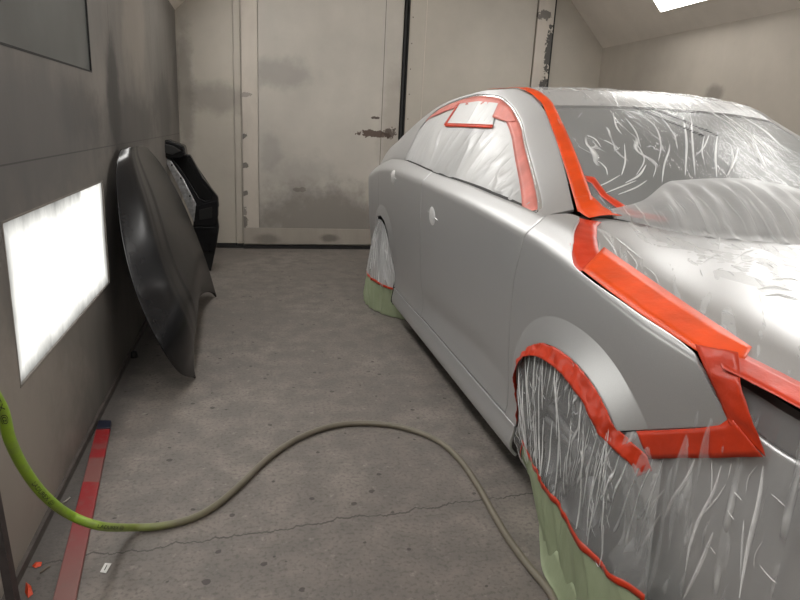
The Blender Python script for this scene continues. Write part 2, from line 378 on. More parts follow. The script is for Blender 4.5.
def ribbon(A, B, n, k=4, amp=0., freq=25., off=Vector((0, 0, 0)), seed=0):
    """band between two 3-D edges, crumpled along its own normal"""
    A = resample(A, n); B = resample(B, n); V = []
    for i in range(n):
        T = (A[min(i+1, n-1)]-A[max(i-1, 0)]); W = B[i]-A[i]; N = T.cross(W)
        N = N.normalized() if N.length > 1e-9 else Vector((0, 0, 0))
        for j in range(k+1):
            p = A[i].lerp(B[i], j/k)
            e = amp*(nz(p.x*freq, p.y*freq, p.z*freq+seed)+.5*nz(p.x*freq*2.3, p.y*freq*2.3, p.z*freq*2.3+seed+9)) if amp else 0
            V.append(p+N*e+off)
    Fc = [(i*(k+1)+j, i*(k+1)+j+1, (i+1)*(k+1)+j+1, (i+1)*(k+1)+j) for i in range(n-1) for j in range(k)]
    return V, Fc

# ------------------------------------------------------------------ the room
XL, XR, YB, YF, ZS, ZC = -.66, 3.85, 6.82, -2.6, 2.277, 3.0
struct(boxo('floor', (XL-.3, YF-.2, -.06), (XR+.3, YB+.3, 0), m_floor))
SLW = ZC-ZS
def holed(name, xyz, us, vs, holes, mat, flip):
    V, Fc = [], []; n = len(us)
    for v in vs:
        for u in us: V.append(xyz(u, v))
    for j in range(len(vs)-1):
        for i in range(n-1):
            um, vm = (us[i]+us[i+1])/2, (vs[j]+vs[j+1])/2
            if any(a < um < b and c < vm < d for a, b, c, d in holes): continue
            f = (j*n+i, j*n+i+1, (j+1)*n+i+1, (j+1)*n+i); Fc.append(f[::-1] if flip else f)
    o = obj(name, V, Fc, mat, None, False); return struct(o)
LP = (1.925, 3.21, .51, 1.0)            # the lit panel in the left wall
UP = (1.2, 3.15, 1.47, 2.12)            # the unlit glazed panel above it
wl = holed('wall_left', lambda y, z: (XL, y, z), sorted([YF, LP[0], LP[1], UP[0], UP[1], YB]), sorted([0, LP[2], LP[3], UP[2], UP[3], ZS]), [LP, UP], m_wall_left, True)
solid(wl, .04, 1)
solid(fixn(struct(boxo('wall_right', (XR, YF, 0), (XR+.06, YB, ZS), m_wall_right))), 0.001)
struct(boxo('wall_back', (XL, YB, 0), (XR, YB+.06, ZC), m_wall_back))
struct(boxo('wall_front', (XL, YF-.06, 0), (XR, YF, ZC), m_wall_back))
struct(boxo('ceiling', (XL+SLW, YF, ZC), (XR-SLW, YB, ZC+.06), m_ceiling))
for nm, xa, xb in (('wall_slope_right', XR, XR-SLW), ('wall_slope_left', XL, XL+SLW)):
    sgn = 1 if xa > xb else -1
    V = [(xa, YF, ZS), (xa, YB, ZS), (xb, YB, ZC), (xb, YF, ZC), (xa+sgn*.05, YF, ZS+.04), (xa+sgn*.05, YB, ZS+.04), (xb+sgn*.04, YB, ZC+.06), (xb+sgn*.04, YF, ZC+.06)]
    o = struct(fixn(obj(nm, V, [(0,1,2,3),(4,7,6,5),(0,4,5,1),(1,5,6,2),(2,6,7,3),(3,7,4,0)], m_ceiling, None, False)))
# base of the left wall, corner flange
struct(boxo('baseboard_left', (XL, YF, 0), (XL+.012, YB, .03), plain('baseboard_paint', hexc(78, 72, 68), .6, 0, 20, .3)))
struct(boxo('baseboard_back', (XL, YB-.02, 0), (-.06, YB, .05), m_seal))
struct(boxo('trim_1', (XL, YB-.035, .05), (XL+.008, YB, ZS), m_wall_back))
# lit panel
def wall_lamp(name, rect, mat_d, mat_f, label, cat, depth=.02):
    y0, y1, z0, z1 = rect
    r = empty(name, (XL, (y0+y1)/2, z0)); tag(r, label, cat)
    boxo('diffuser' if cat == 'light' else 'pane', (XL-.03, y0+.004, z0+.004), (XL-.006, y1-.004, z1-.004), mat_d, r)
    w = .006
    fr = merge(box((XL-.03, y0-.001, z0-.001), (XL+.001, y0+w, z1)), box((XL-.03, y1-w, z0), (XL+.001, y1+.001, z1)), box((XL-.03, y0, z0-.001), (XL+.001, y1, z0+w)), box((XL-.03, y0, z1-w), (XL+.001, y1, z1+.001)))
    obj('frame', *fr, mat_f, r, False)
    return r
m_pframe = plain('panel_edge', hexc(120, 114, 108), .5, 0, 20, .2)
wall_lamp('wall_light', LP, m_lamp_low, m_pframe, 'bright rectangular light panel set low in the grey left wall', 'light')
wall_lamp('glazed_panel', UP, m_grey_glass, m_seal, 'unlit grey glass panel set high in the left wall', 'window')
# lights in the sloped panels
def slope_lamp(side, y0, y1, label, mat):
    q = .707; s0, s1 = .235, .80                       # distance up the slope
    P = (lambda y, s, off: (XR-s*q-off*q, y, ZS+s*q-off*q)) if side > 0 else (lambda y, s, off: (XL+s*q+off*q, y, ZS+s*q-off*q))
    r = empty('ceiling_light', P((y0+y1)/2, s0, 0)); tag(r, label, 'light', 'sloped ceiling lights')
    def slab(a0, a1, b0, b1, o0, o1):
        V = [P(a0,b0,o0),P(a1,b0,o0),P(a1,b1,o0),P(a0,b1,o0),P(a0,b0,o1),P(a1,b0,o1),P(a1,b1,o1),P(a0,b1,o1)]
        return V, box((0,0,0),(1,1,1))[1]
    fixn(obj('diffuser', *slab(y0+.01, y1-.01, s0+.01, s1-.01, .002, .006), mat, r, False))
    w = .012
    fixn(obj('frame', *merge(slab(y0, y1, s0, s0+w, .001, .010), slab(y0, y1, s1-w, s1, .001, .010), slab(y0, y0+w, s0, s1, .001, .010), slab(y1-w, y1, s0, s1, .001, .010)), m_ceiling, r, False))
    return r
slope_lamp(1, 4.30, 5.57, 'bright light panel in the sloped ceiling above the far right wall', m_lamp_r)
for y0 in (2.3, .1, -2.0):  # unseen panels, assumed to carry on from the visible one
    slope_lamp(1, y0, y0+1.27, 'unseen light panel assumed in the right slope of the ceiling nearer than the far one', m_lamp_r)
for y0 in (4.6, 2.3, .1, -2.0):  # unseen row, assumed opposite; adds light to the car and right slope
    slope_lamp(-1, y0, y0+1.27, 'unseen light panel assumed in the left slope of the ceiling above the left wall', m_lamp_l)

# back wall: fixed panel, big door leaves, strips
struct(boxo('panel_1', (XL+.01, YB-.012, .05), (-.135, YB, 2.98), m_wall_back, bevel=.003))
struct(boxo('trim_2', (-.13, YB-.02, .03), (-.068, YB, 2.98), m_wall_back, bevel=.003))
d1 = struct(boxo('door_1', (.103, YB-.03, .04), (1.56, YB, 2.98), m_door, bevel=.003))
struct(boxo('trim_3', (-.055, YB-.03, .05), (.099, YB, 2.98), m_strip, bevel=.002))
struct(boxo('trim_4', (-.055, YB-.04, .05), (1.555, YB-.029, .22), m_kick, bevel=.002))
struct(boxo('trim_5', (-.06, YB-.05, 0), (1.59, YB, .03), m_seal))
boxo('seal_lip', (1.568, YB-.05, .04), (1.588, YB, 2.98), m_seal, d1)
gp = struct(boxo('trim_6', (1.588, YB-.02, 0), (1.615, YB, 2.98), m_seal))
boxo('gasket', (1.606, YB-.04, .04), (1.618, YB-.001, 2.98), m_seal, gp)
d2 = struct(boxo('door_2', (1.622, YB-.03, .04), (3.005, YB, 2.98), m_wall_back, bevel=.003))
for z in lin(.4, 2.9, 11): boxo('rivet', (1.65, YB-.032, z), (1.658, YB-.028, z+.012), m_seal, d2)
boxo('edge_fold', (1.794, YB-.034, .04), (1.799, YB-.029, 2.98), m_ceiling, d2)
struct(boxo('trim_7', (3.02, YB-.04, .03), (3.205, YB, 2.98), m_strip, bevel=.002))
struct(boxo('trim_8', (3.205, YB-.03, .03), (3.225, YB, 2.98), m_seal))

# ------------------------------------------------------------------ car surfaces
shoulder = Tab((.6, .80), (1.0, .845), (1.3, .882), (1.64, .930), (1.9, .962), (2.1, .974), (2.5, .995), (3.0, 1.012), (3.6, 1.026), (4.1, 1.03), (4.4, 1.018), (4.7, .985), (5.0, .94), (5.5, .88))
belt = Tab((1.9, 1.02), (2.0, 1.024), (2.3, 1.045), (2.8, 1.066), (3.3, 1.075), (3.8, 1.092), (4.1, 1.098), (4.4, 1.088), (4.7, 1.055), (5.0, 1.01), (5.6, .95))
PROF = Tab((.10, 1.0), (.15, .980), (.20, .968), (.255, .962), (.30, .968), (.38, .966), (.47, .955), (.60, .943), (.70, .936), (.80, .930), (.90, .926), (.974, .9245), (.986, .929), (1.03, .967), (1.05, .988), (1.075, 1.035), (1.10, 1.10))
CP = [(.0, 1.30), (.012, 1.12), (.035, .98), (.075, .87), (.150, .79), (.295, .72), (.55, .67), (.91, .65)]   # front plan: inset, Y
frontY = Tab((.60, .91), (.65, .91), (.67, .55), (.72, .295), (.79, .150), (.87, .075), (.98, .035), (1.12, .012), (1.30, 0), (1.5, 0))
rearY = Tab((4.5, 0), (4.8, .01), (5.1, .03), (5.3, .07), (5.42, .17), (5.5, .4), (5.54, .9))
FWY, RWY, WZ, RA = 1.60, 4.41, .325, .35
FAC, FAA, FAB, FAP = 1.585, .39, .365, 2.2      # front arch: a slightly squared ellipse
HANDLES = []
def Xs(Y, z):
    zs = shoulder(Y); zz = (.6+(z-.6)*(.985-.6)/(zs-.6) if z < zs else .985+(z-zs)) if z > .6 else z
    x = PROF(zz)+frontY(Y)+rearY(Y)
    for cy in (FWY, RWY):                               # flared wheel-arch lip
        d = math.hypot(Y-cy, z-WZ) if cy == RWY else .365*((abs(Y-FAC)/FAA)**FAP+(abs(z-WZ)/FAB)**FAP)**(1/FAP)
        if d < .55 and z > .2: x -= (.034 if cy == FWY else .016)*max(0, min(1, (.447-d)/.08))*sstep(.30, .56, z)
    for hy, hz in ():                              # dished handle recess
        d = ((Y-hy)/.078)**2+((z-hz-.10*(Y-hy))/.052)**2
        if d < 1: x += .013*(1-d)**.8
    if 2.05 < Y < 3.6:                                  # scooped lower door
        zc = .50-.05*(Y-2.1)
        x += .018*math.exp(-((z-zc+.10)/.07)**2)*sstep(2.05, 2.5, Y)*(1-sstep(3.1, 3.6, Y))
    return x
def S(Y, z, off=0.): return Vector((Xs(Y, z)-off, Y, z))
def hit_side(px, py, off=0., fn=Xs):
    x = .95
    for _ in range(25):
        p = at_x(px, py, x); x = .5*x+.5*(fn(p.y, p.z)-off)
    return at_x(px, py, x)
seamY = lambda z: Tab((.2, 2.08), (.40, 2.079), (.76, 2.055), (.97, 1.988), (1.067, 1.972))(z)
roofE = Tab((1.99, 1.05), (2.25, 1.205), (2.5, 1.338), (2.68, 1.425), (2.8, 1.474), (2.95, 1.503), (3.17, 1.505), (3.4, 1.491), (3.67, 1.463), (3.92, 1.42), (4.49, 1.294), (4.9, 1.168), (5.02, 1.085))
roofX = Tab((1.99, 1.09), (2.25, 1.165), (2.5, 1.222), (2.68, 1.252), (2.95, 1.232), (3.17, 1.19), (3.4, 1.166), (3.67, 1.142), (3.92, 1.127), (4.49, 1.122), (4.8, 1.115), (5.02, 1.06))
def Xg(Y, z):
    Y = max(1.995, Y); b = belt(Y); x0 = Xs(Y, b)+.004; q = (z-b)/max(.02, roofE(Y)-b); q = max(-.1, min(1.15, q))
    return x0+(roofX(Y)-x0)*(.80*q+.20*q*q)
winpx = [(541, 214), (535.5, 172), (527, 140), (520, 117), (511, 104), (498, 96.5), (480, 95.5), (455, 102.5), (436, 113), (421, 130), (410, 152)]
wp = sorted([(p.y, p.z) for p in (hit_side(x, y, 0, Xg) for x, y in winpx)])
WT = []
for y, z in wp:
    if not WT or y > WT[-1][0]+.01: WT.append((y, min(z, roofE(y)-.012)))
WY0, WY1 = WT[0][0], WT[-1][0]
WT[0] = (WY0, belt(WY0)+.012); WT[-1] = (WY1, belt(WY1)+.02)
winT = Tab(*WT)
def winB(Y): return belt(Y)+.010
def G(Y, z, off=0.): return Vector((Xg(Y, z)-off, Y, z))
# windscreen, roof, bonnet
def Wsf(d, t, off=0.):                     # d 0..2 left to right, t 0 base .. 1 header
    m = d if d <= 1 else 2-d
    e = 1-(1-m)**2
    b = Vector((1.095+(XC-1.095)*m, 1.98-.27*e, 1.047-.02*e)); hd = Vector((1.252+(XC-1.252)*m, 2.68-.09*e, 1.425+.018*e))
    tt = t
    p = b.lerp(hd, tt); bul = 4*tt*(1-tt)*.012+.03*e*4*tt*(1-tt)*.6
    n = Vector((0, -.55, .83)); p = p+n*(bul+off)
    if d > 1: p.x = 2*XC-p.x
    return p
def Rsf(d, Y, off=0.):
    m = d if d <= 1 else 2-d; e = 1-(1-m)**2.2
    yy = Y-.09*e*(1-sstep(2.68, 3.4, Y))
    p = Vector((roofX(Y)+(XC-roofX(Y))*m, yy, roofE(Y)+.018*e+.012*e*sstep(2.7, 3.2, Y)+off))
    if d > 1: p.x = 2*XC-p.x
    return p
hoodE = Tab((.6, .79), (.8, .805), (1.0, .845), (1.12, .862), (1.34, .893), (1.64, .934), (1.8, 1.0), (1.9, 1.035), (2.0, 1.05))
hoodC = Tab((.6, .83), (.75, .865), (.95, .915), (1.2, .955), (1.5, .988), (1.78, 1.022), (1.9, 1.042), (2.0, 1.05))
hoodX = Tab((.62, 1.5), (.70, 1.28), (.8, 1.10), (.9, 1.01), (1.0, .975), (1.12, .960), (1.34, .952), (1.64, .953), (1.8, .975), (1.9, 1.0))
hoodF = Tab((0, .50), (.10, .66), (.14, .70), (.2, .76), (.4, .90), (.7, .98), (1, 1))
HF = Tab((0, .98), (.12, .87), (.3, .77), (.6, .70), (1, .68)); HR = Tab((0, 1.64), (.07, 1.80), (.14, 1.90), (.3, 1.85), (.6, 1.75), (1, 1.69))
hoodG = Tab((0, 0), (.02, .06), (.10, .36), (.135, .52), (.2, .66), (.4, .86), (.7, .97), (1, 1))
def Hsf(d, v, off=0.):
    m = d if d <= 1 else 2-d
    Y = HF(m)+(HR(m)-HF(m))*v; x = hoodX(Y)+(XC-hoodX(Y))*m
    z = hoodE(Y)+(hoodC(Y)-hoodE(Y))*hoodG(m) if hoodC(Y) > hoodE(Y) else hoodE(Y)+(hoodC(Y)-hoodE(Y))*m
    p = Vector((x, Y, z+off))
    if d > 1: p.x = 2*XC-p.x
    return p
def hit_fn(px, py, zfn, z0=.95):
    z = z0
    for _ in range(30):
        p = at_z(px, py, z); z = .5*z+.5*zfn(p.x, p.y)
    return at_z(px, py, z)
def hoodZ(x, Y, off=0.):
    Y = max(.68, min(1.95, Y)); X0 = hoodX(Y); m = min(1, max(0, (x-X0)/(XC-X0)))
    return (hoodE(Y)+(hoodC(Y)-hoodE(Y))*hoodG(m))+off

# ------------------------------------------------------------------ car
car = empty('sedan', (XC, 3.05, 0))
tag(car, 'silver four door sedan masked with clear film and orange tape, parked in the spray booth', 'car')
def both(name, V, Fc, mat, th=.010, bevel=.0025, left_label=None):
    out = []
    for k in (0, 1):
        v, f = (V, Fc) if k == 0 else mirror(V, Fc)
        o = obj(name, v, f, mat, car)
        if th: solid(o, th, -1, bevel)
        out.append(o)
    return out
def archcols(cy, a, b):
    return [cy-RA*math.cos(math.radians(x)) for x in np.linspace(a, b, 40)]
def farch(k, g=1.0):                         # k degrees, rear = 0
    c, s_ = math.cos(math.radians(k)), math.sin(math.radians(k)); e = 2/FAP
    return FAC+g*FAA*math.copysign(abs(c)**e, c), WZ+g*FAB*math.copysign(abs(s_)**e, s_)
def archz(Y, cy, base):
    if cy == FWY:
        q = abs(Y-FAC)/FAA
        return WZ+FAB*max(0, 1-q**FAP)**(1/FAP) if q < 1-1e-6 else base
    d = Y-cy
    return WZ+math.sqrt(max(0, RA*RA-d*d)) if abs(d) < RA-1e-6 else base
def panel_grid(ycols, zb, zt, nv, shear, flip):
    V = []
    for y in ycols:
        a, b = zb(y), zt(y)
        for j in range(nv):
            q = j/(nv-1); z = a+(b-a)*q; V.append(S(y+shear(y, z), z))
    Fc = []
    for i in range(len(ycols)-1):
        for j in range(nv-1):
            f = (i*nv+j, i*nv+j+1, (i+1)*nv+j+1, (i+1)*nv+j); Fc.append(f[::-1] if flip else f)
    return V, Fc
seam_f = lambda y: .752+(y-.99)/(1.29-.99)*(.588-.752)      # bumper / wing seam
fz_top = Tab((.99, .757), (1.02, .785), (1.12, .862), (1.34, .893), (1.64, .934), (1.75, .99), (1.85, 1.03), (1.92, 1.048), (1.99, 1.05), (2.08, 1.036))
ys = lin(.99, 1.29, 60)+[y for y in (farch(k)[0] for k in np.linspace(178, 0.5, 90)) if y > 1.296]+[1.9755, 1.976]+lin(1.99, 2.077, 10)
def fzb(y):
    if y < 1.295: return seam_f(y)
    return archz(y, FWY, .255) if y < 1.9757 else .255
both('front_fender', *panel_grid(ys, fzb, fz_top, 80, lambda y, z: sstep(1.68, 2.077, y)*(seamY(z)-2.079), True), m_silver)
for px, py in ((434, 216), (394.5, 177)):
    p = hit_side(px, py); HANDLES.append((p.y, p.z))
ys = lin(2.083, HANDLES[0][0]-.1, 60)[:-1]+lin(HANDLES[0][0]-.1, 3.36, 26)
both_fd = both('front_door', *panel_grid(ys, lambda y: .262, belt, 90, lambda y, z: (1-sstep(2.083, 2.5, y))*(seamY(z)-2.079), True), m_silver)
ys = lin(3.364, 4.03, 36)+lin(4.037, 4.059, 4)+[y for y in archcols(RWY, 1, 178) if 4.0601 < y < 4.545]+[4.548]
both_rd = both('rear_door', *panel_grid(ys, lambda y: .262 if y <= 4.0601 else archz(y, RWY, .262)+.02*(y > 4.07), belt, 80, lambda y, z: 0, True), m_silver)
ys = [4.552]+[y for y in archcols(RWY, 1, 179) if y > 4.56]+lin(4.762, 5.40, 26)
both('quarter_panel', *panel_grid(ys, lambda y: archz(y, RWY, .26) if y < 4.7599 else .26, belt, 40, lambda y, z: 0, True), m_silver)
# sill
V, Fc = gridf(lambda y, z: S(y, z, .001+.022*(1-sstep(.165, .25, z))*sstep(.12, .16, z)), lin(1.985, 4.055, 50), lin(.135, .257, 12), False)
both('sill_panel', V, Fc, m_silver, .012)
# side frame above the belt (pillars and roof rail, window left open)
ys = sorted(set(lin(1.995, WY0, 6)+lin(WY0, 2.75, 50)+lin(2.75, 3.5, 30)+lin(3.5, WY1, 34)+lin(WY1, 5.0, 26)))
def lowz(y): return winT(y) if WY0 < y < WY1 else belt(y)+.002
V, Fc = [], []; nv = 12
for y in ys:
    a = lowz(y); b = max(roofE(y), a+.003)
    for j in range(nv): V.append(G(y, a+(b-a)*j/(nv-1)))
for i in range(len(ys)-1):
    for j in range(nv-1): Fc.append((i*nv+j, (i+1)*nv+j, (i+1)*nv+j+1, i*nv+j+1))
for o in both('side_frame', V, Fc, m_silver, .012): pass
# waist moulding strip under the windows
A = [G(y, belt(y)+.001, .004) for y in lin(2.0, WY1+.05, 50)]; B = [G(y, belt(y)+.012, .003) for y in lin(2.0, WY1+.05, 50)]
both('waist_moulding', *ribbon(B, A, 50, 2), m_dark, .006, .001)
A = [G(y, winT(y)+.004, .005) for y in lin(WY0+.01, WY1-.01, 110)]; B = [G(y, winT(y)-.006, .005) for y in lin(WY0+.01, WY1-.01, 110)]
both('window_trim', *ribbon(A, B, 140, 2), m_chrome, .004, .001)
V, Fc = [], []; nv = 8
for y in lin(WY0, WY1, 80):
    for j in range(nv): V.append(G(y, winB(y)+(winT(y)-winB(y))*j/(nv-1), -.012))
for i in range(79):
    for j in range(nv-1): Fc.append((i*nv+j, (i+1)*nv+j, (i+1)*nv+j+1, i*nv+j+1))
both('side_glass', V, Fc, m_glass, 0)
# dark plastic corner between wing, bonnet and pillar foot
def ccorner(u, q):
    y = 1.66+.33*u; a = S(y, fz_top(y)-.004, -.002); d = .14*min(1, u/.75)
    b = Hsf(d, 1, -.004) if u < .75 else Hsf(.14, 1, -.004).lerp(Wsf(.03, .0, -.006), (u-.75)/.25)
    return a.lerp(b, q)
both('cowl_corner', *gridf(ccorner, lin(0, 1, 24), lin(0, 1, 5)), plain('grey_plastic', (.07, .07, .07, 1), .5), 0)
# windscreen, roof, rear glass, boot, bonnet, cowl
fixn(obj('windscreen', *gridf(lambda d, t_: Wsf(d, t_, -.004), lin(.02, 1.98, 40), lin(0, .985, 20)), m_glass, car))
fixn(obj('roof', *gridf(lambda d, y: Rsf(d, y), lin(0, 2, 40), lin(2.69, 4.25, 40)), m_silver, car))
fixn(obj('rear_window', *gridf(lambda d, y: Rsf(d, y, -.003), lin(0, 2, 30), lin(4.256, 5.0, 16)), m_glass, car))
solid(fixn(obj('hood', *gridf(lambda d, v: Hsf(d, v), lin(0, .3, 22)[:-1]+lin(.3, 1.7, 40)+lin(1.7, 2, 22)[1:], lin(0, 1, 40)), m_silver, car)), .008, 1)
def cowl(d, q):
    m = d if d <= 1 else 2-d; a = Hsf(d, 1, -.03); b = Wsf(d, .0, -.012); p = a.lerp(b, q); return p
fixn(obj('cowl_panel', *gridf(cowl, lin(0, 2, 40), lin(0, 1, 6)), m_dark, car))
def deck(d, q):
    m = d if d <= 1 else 2-d; e = 1-(1-m)**2.5
    a = Vector((1.08+(XC-1.08)*m, 4.98, 1.10+.02*e)); b = Vector((1.16+(XC-1.16)*m, 5.38+.12*e, .985+.03*e)); p = a.lerp(b, q)
    if d > 1: p.x = 2*XC-p.x
    return p
fixn(obj('trunk_lid', *gridf(deck, lin(0, 2, 30), lin(0, 1, 8)), m_silver, car))
def deckside(u, q):
    y = 4.97+.43*u; a = S(y, belt(y)-.003); b = deck(0, (y-4.98)/.4 if y > 4.98 else 0); return a.lerp(Vector((b.x, y, b.z)), q)
both('deck_shoulder', *gridf(deckside, lin(0, 1, 10), lin(0, 1, 4)), m_silver, 0)
RP = [Vector((Xs(5.40, .6), 5.40, 0)), Vector((1.13, 5.46, 0)), Vector((1.3, 5.51, 0)), Vector((1.5, 5.53, 0)), Vector((XC, 5.54, 0))]
RP = catmull(RP, 6); RP = RP+[Vector((2*XC-p.x, p.y, 0)) for p in RP[::-1][1:]]
def tail(i, z):
    p = RP[i]; return (p.x, p.y-.10*sstep(.65, 1.05, z)-.05*(1-sstep(.2, .45, z)), z)
fixn(obj('rear_bumper', *gridf(tail, list(range(len(RP))), lin(.2, .72, 12)), m_silver, car))
fixn(obj('tail_panel', *gridf(tail, list(range(len(RP))), lin(.725, .99, 10)), m_silver, car))
# front bumper, headlamps, grille on the front plan curve
FP = catmull([Vector((.938+a, y, 0)) for a, y in CP], 10)
nFP = len(FP)
def FPn(i):
    a, b = FP[max(0, i-1)], FP[min(nFP-1, i+1)]; tt = (b-a).normalized(); return Vector((tt.y, -tt.x, 0))  # outward
def bump_top(Y): return seam_f(Y) if Y > .99 else Tab((.6, .70), (.72, .705), (.87, .725), (.99, .752))(Y)
bprof = Tab((.16, -.03), (.25, -.006), (.42, .004), (.55, 0), (.66, -.006), (.76, -.014))
def front_pt(i, z, off=0.):
    n = FPn(i); p = FP[i]+n*(bprof(z)+off)
    if p.y > 1.0: p.x = p.x+(Xs(p.y, z)-off-p.x)*sstep(1.0, 1.2, p.y)
    return Vector((p.x, p.y, z))
ii = [i for i in range(nFP) if FP[i].y < 1.272]
def rear_edge(z):                           # the bumper's own wheel-arch edge
    if z > WZ: return min(1.285, FAC-FAA*max(0, 1-((z-WZ)/FAB)**FAP)**(1/FAP))
    return FAC-FAA-.03*(WZ-z)/.15
def find_i(y):
    for k in range(nFP-1):
        if FP[k].y >= y >= FP[k+1].y: return k+(FP[k].y-y)/max(1e-6, FP[k].y-FP[k+1].y)
    return 0
def bgrid(u, q):
    f = nFP-1; zz = .17+(.56-.17)*q
    for _ in range(3):
        i = find_i(rear_edge(zz)); i = i+(nFP-1-i)*u; k = min(int(i), nFP-2); y = FP[k].y+(FP[k+1].y-FP[k].y)*(i-k)
        zz = .17+(bump_top(y)-.003-.17)*q
    a, b = front_pt(k, zz), front_pt(k+1, zz); return a.lerp(b, i-k)
V, Fc = gridf(bgrid, lin(0, 1, 90), lin(0, 1, 40), False)
Vm, Fm = mirror(V, Fc)
solid(fixn(obj('front_bumper', *merge((V, Fc), (Vm, Fm)), m_silver, car)), .006, -1)
def lamp_top(Y): return min(hoodE(Y)-.006, fz_top(Y)-.004 if Y > .99 else 9)
jj = [i for i in ii if FP[i].y < 1.11 and FP[i].x < 1.5]
def lgrid(i, q):
    y = FP[i].y; a = bump_top(y)+.003 if y < .99 else fz_top(y)-.02; a = bump_top(y)+.004 if y < .99 else max(bump_top(y), fz_top(y)-.0)
    b = max(lamp_top(y), a+.001) if y < .99 else max(hoodE(y)-.006, a+.001)
    p = front_pt(i, min(.76, a+(b-a)*q)); z = a+(b-a)*q; return Vector((p.x+.10*max(0, z-.74), p.y+.06*max(0, z-.74), z))
V, Fc = gridf(lgrid, jj, lin(0, 1, 8))
for k in (0, 1):
    v, f = (V, Fc) if k == 0 else mirror(V, Fc)
    hl = fixn(obj('headlight', v, f, m_lens, car)); hl['label'] = 'dark headlamp lens'
kk = [i for i in ii if FP[i].x >= 1.5]
V, Fc = gridf(lgrid, kk, lin(0, 1, 6)); fixn(obj('grille', *merge((V, Fc), mirror(V, Fc)), m_dark, car))
# wheels
def wheel(cx, cy, sgn):
    w = obj('wheel', *lathe([(.215, -.105), (.30, -.11), (.325, -.095), (.334, -.06), (.335, 0), (.334, .06), (.325, .095), (.30, .11), (.215, .105)], cx, cy, sgn, 56, True), m_tyre, car); fixn(w)
    rim = fixn(obj('rim', *lathe([(.232, .100), (.226, .106), (.216, .095), (.205, .03), (.20, -.09)], cx, cy, sgn, 48, False), m_rim, w))
    hub = fixn(obj('hub', *lathe([(.0, .075), (.05, .075), (.062, .062), (.062, .02)], cx, cy, sgn, 24, False), m_rim, w))
    for k in range(10):
        a = math.pi*2*(k//2)/5+(.13 if k % 2 else -.13)+.3
        V = []
        for r, hw_, d in ((.055, .016, .066), (.13, .013, .082), (.218, .016, .098)):
            for s_ in (-1, 1):
                for dd in (0, -.03):
                    V.append((cx-sgn*(d+dd), cy+r*math.cos(a)-s_*hw_*math.sin(a), WZ+r*math.sin(a)+s_*hw_*math.cos(a)))
        Fc = []
        for q in range(2):
            o = q*4; Fc += [(o, o+2, o+6, o+4), (o+1, o+5, o+7, o+3), (o, o+4, o+5, o+1), (o+2, o+3, o+7, o+6)]
        fixn(obj('spoke', V, Fc, m_rim, w))
    brake = fixn(obj('brake_disc', *lathe([(.0, -.01), (.15, -.01), (.15, -.03), (0, -.03)], cx, cy, sgn, 32, False), m_zinc, w))
def lathe(prof, cx, cy, sgn, n, closed):
    V = [(cx-sgn*x, cy+r*math.cos(2*math.pi*k/n), WZ+.01+r*math.sin(2*math.pi*k/n)) for k in range(n) for r, x in prof]; m = len(prof); Fc = []
    for k in range(n):
        for j in range(m if closed else m-1):
            a, b = k*m+j, k*m+(j+1) % m; c, d = ((k+1) % n)*m+(j+1) % m, ((k+1) % n)*m+j; Fc.append((a, b, c, d))
    return V, Fc
for cy in (FWY, RWY):
    wheel(1.075, cy, 1); wheel(2*XC-1.075, cy, -1)
    V = []; n = 26
    for k in range(n):
        a = math.radians(-12+204*k/(n-1))
        for x in (.975, 1.26): V.append((x, cy+.372*math.cos(a), WZ+.372*math.sin(a)))
    Fc = [(2*k, 2*k+1, 2*k+3, 2*k+2) for k in range(n-1)]
    both('wheel_arch_liner', V, Fc, m_cavity, .004, 0)
    both('wheel_arch_wall', *merge(box((1.255, cy-.40, .15), (1.27, cy+.40, .74))), m_cavity, 0)
boxo('underbody', (1.28, 1.0, .15), (2*XC-1.28, 5.35, .72), m_cavity, car)
boxo('floor_pan', (1.0, 2.02, .15), (2*XC-1.0, 4.0, .30), m_cavity, car)
# interior block that closes the view through gaps
boxo('cabin', (1.06, 2.06, .30), (2*XC-1.06, 3.98, 1.0), m_cavity, car)
# door handles: dished cup, grip bar
def handle(y, z, door, sg=0):
    V, Fc = [], []; n = 20
    def place(p): return p if not sg else Vector((2*XC-p.x, p.y, p.z))
    rings = [(1.0, -.002), (.95, .006), (.8, .012), (.45, .017), (0.02, .018)]
    for r, o in rings:
        for k in range(n):
            a = 2*math.pi*k/n; V.append(place(S(y+.066*r*math.cos(a), z+.056*r*math.sin(a)+.004*r*math.cos(a), o)))
    for j in range(len(rings)-1):
        for k in range(n): Fc.append((j*n+k, j*n+(k+1) % n, (j+1)*n+(k+1) % n, (j+1)*n+k))
    cup = fixn(obj('handle_cup', V, Fc, m_bright, door))
    x0 = min(Xs(y-.1, z), Xs(y+.1, z)); gp_ = lambda dy, dz, o: place(Vector((x0-o, y+dy, z+dz)))
    pts = [gp_(-.105, -.012, -.012), gp_(-.10, -.011, .005), gp_(-.07, -.006, .008), gp_(0, .004, .009), gp_(.07, .010, .008), gp_(.10, .012, .004), gp_(.105, .012, -.012)]
    fixn(obj('handle_grip', *tube(catmull(pts, 5), .0055, 8), m_silver, door))
hp, hr = [Vector((0, a, b)) for a, b in HANDLES]
handle(hp.y, hp.z, both_fd[0]); handle(hp.y, hp.z, both_fd[1], 1)
handle(hr.y, hr.z, both_rd[0]); handle(hr.y, hr.z, both_rd[1], 1)

# ------------------------------------------------------------------ masking film and tape
def film_obj(name, label, cat='masking film', loc=(0, 0, 0)):
    e = empty(name, loc); tag(e, label, cat); return e
def tape(name, A, B, mat, parent, n=40, k=4, amp=.0012, freq=30, seed=0, label=None):
    o = obj(name, *ribbon(A, B, n, k, amp, freq, seed=seed), mat, parent); solid(o, .0008, 0); 
    if label: o['label'] = label
    return o
def ridge(u, v, seed, w=.05):
    n = nz(u, v, seed); return math.exp(-(n/w)**2)

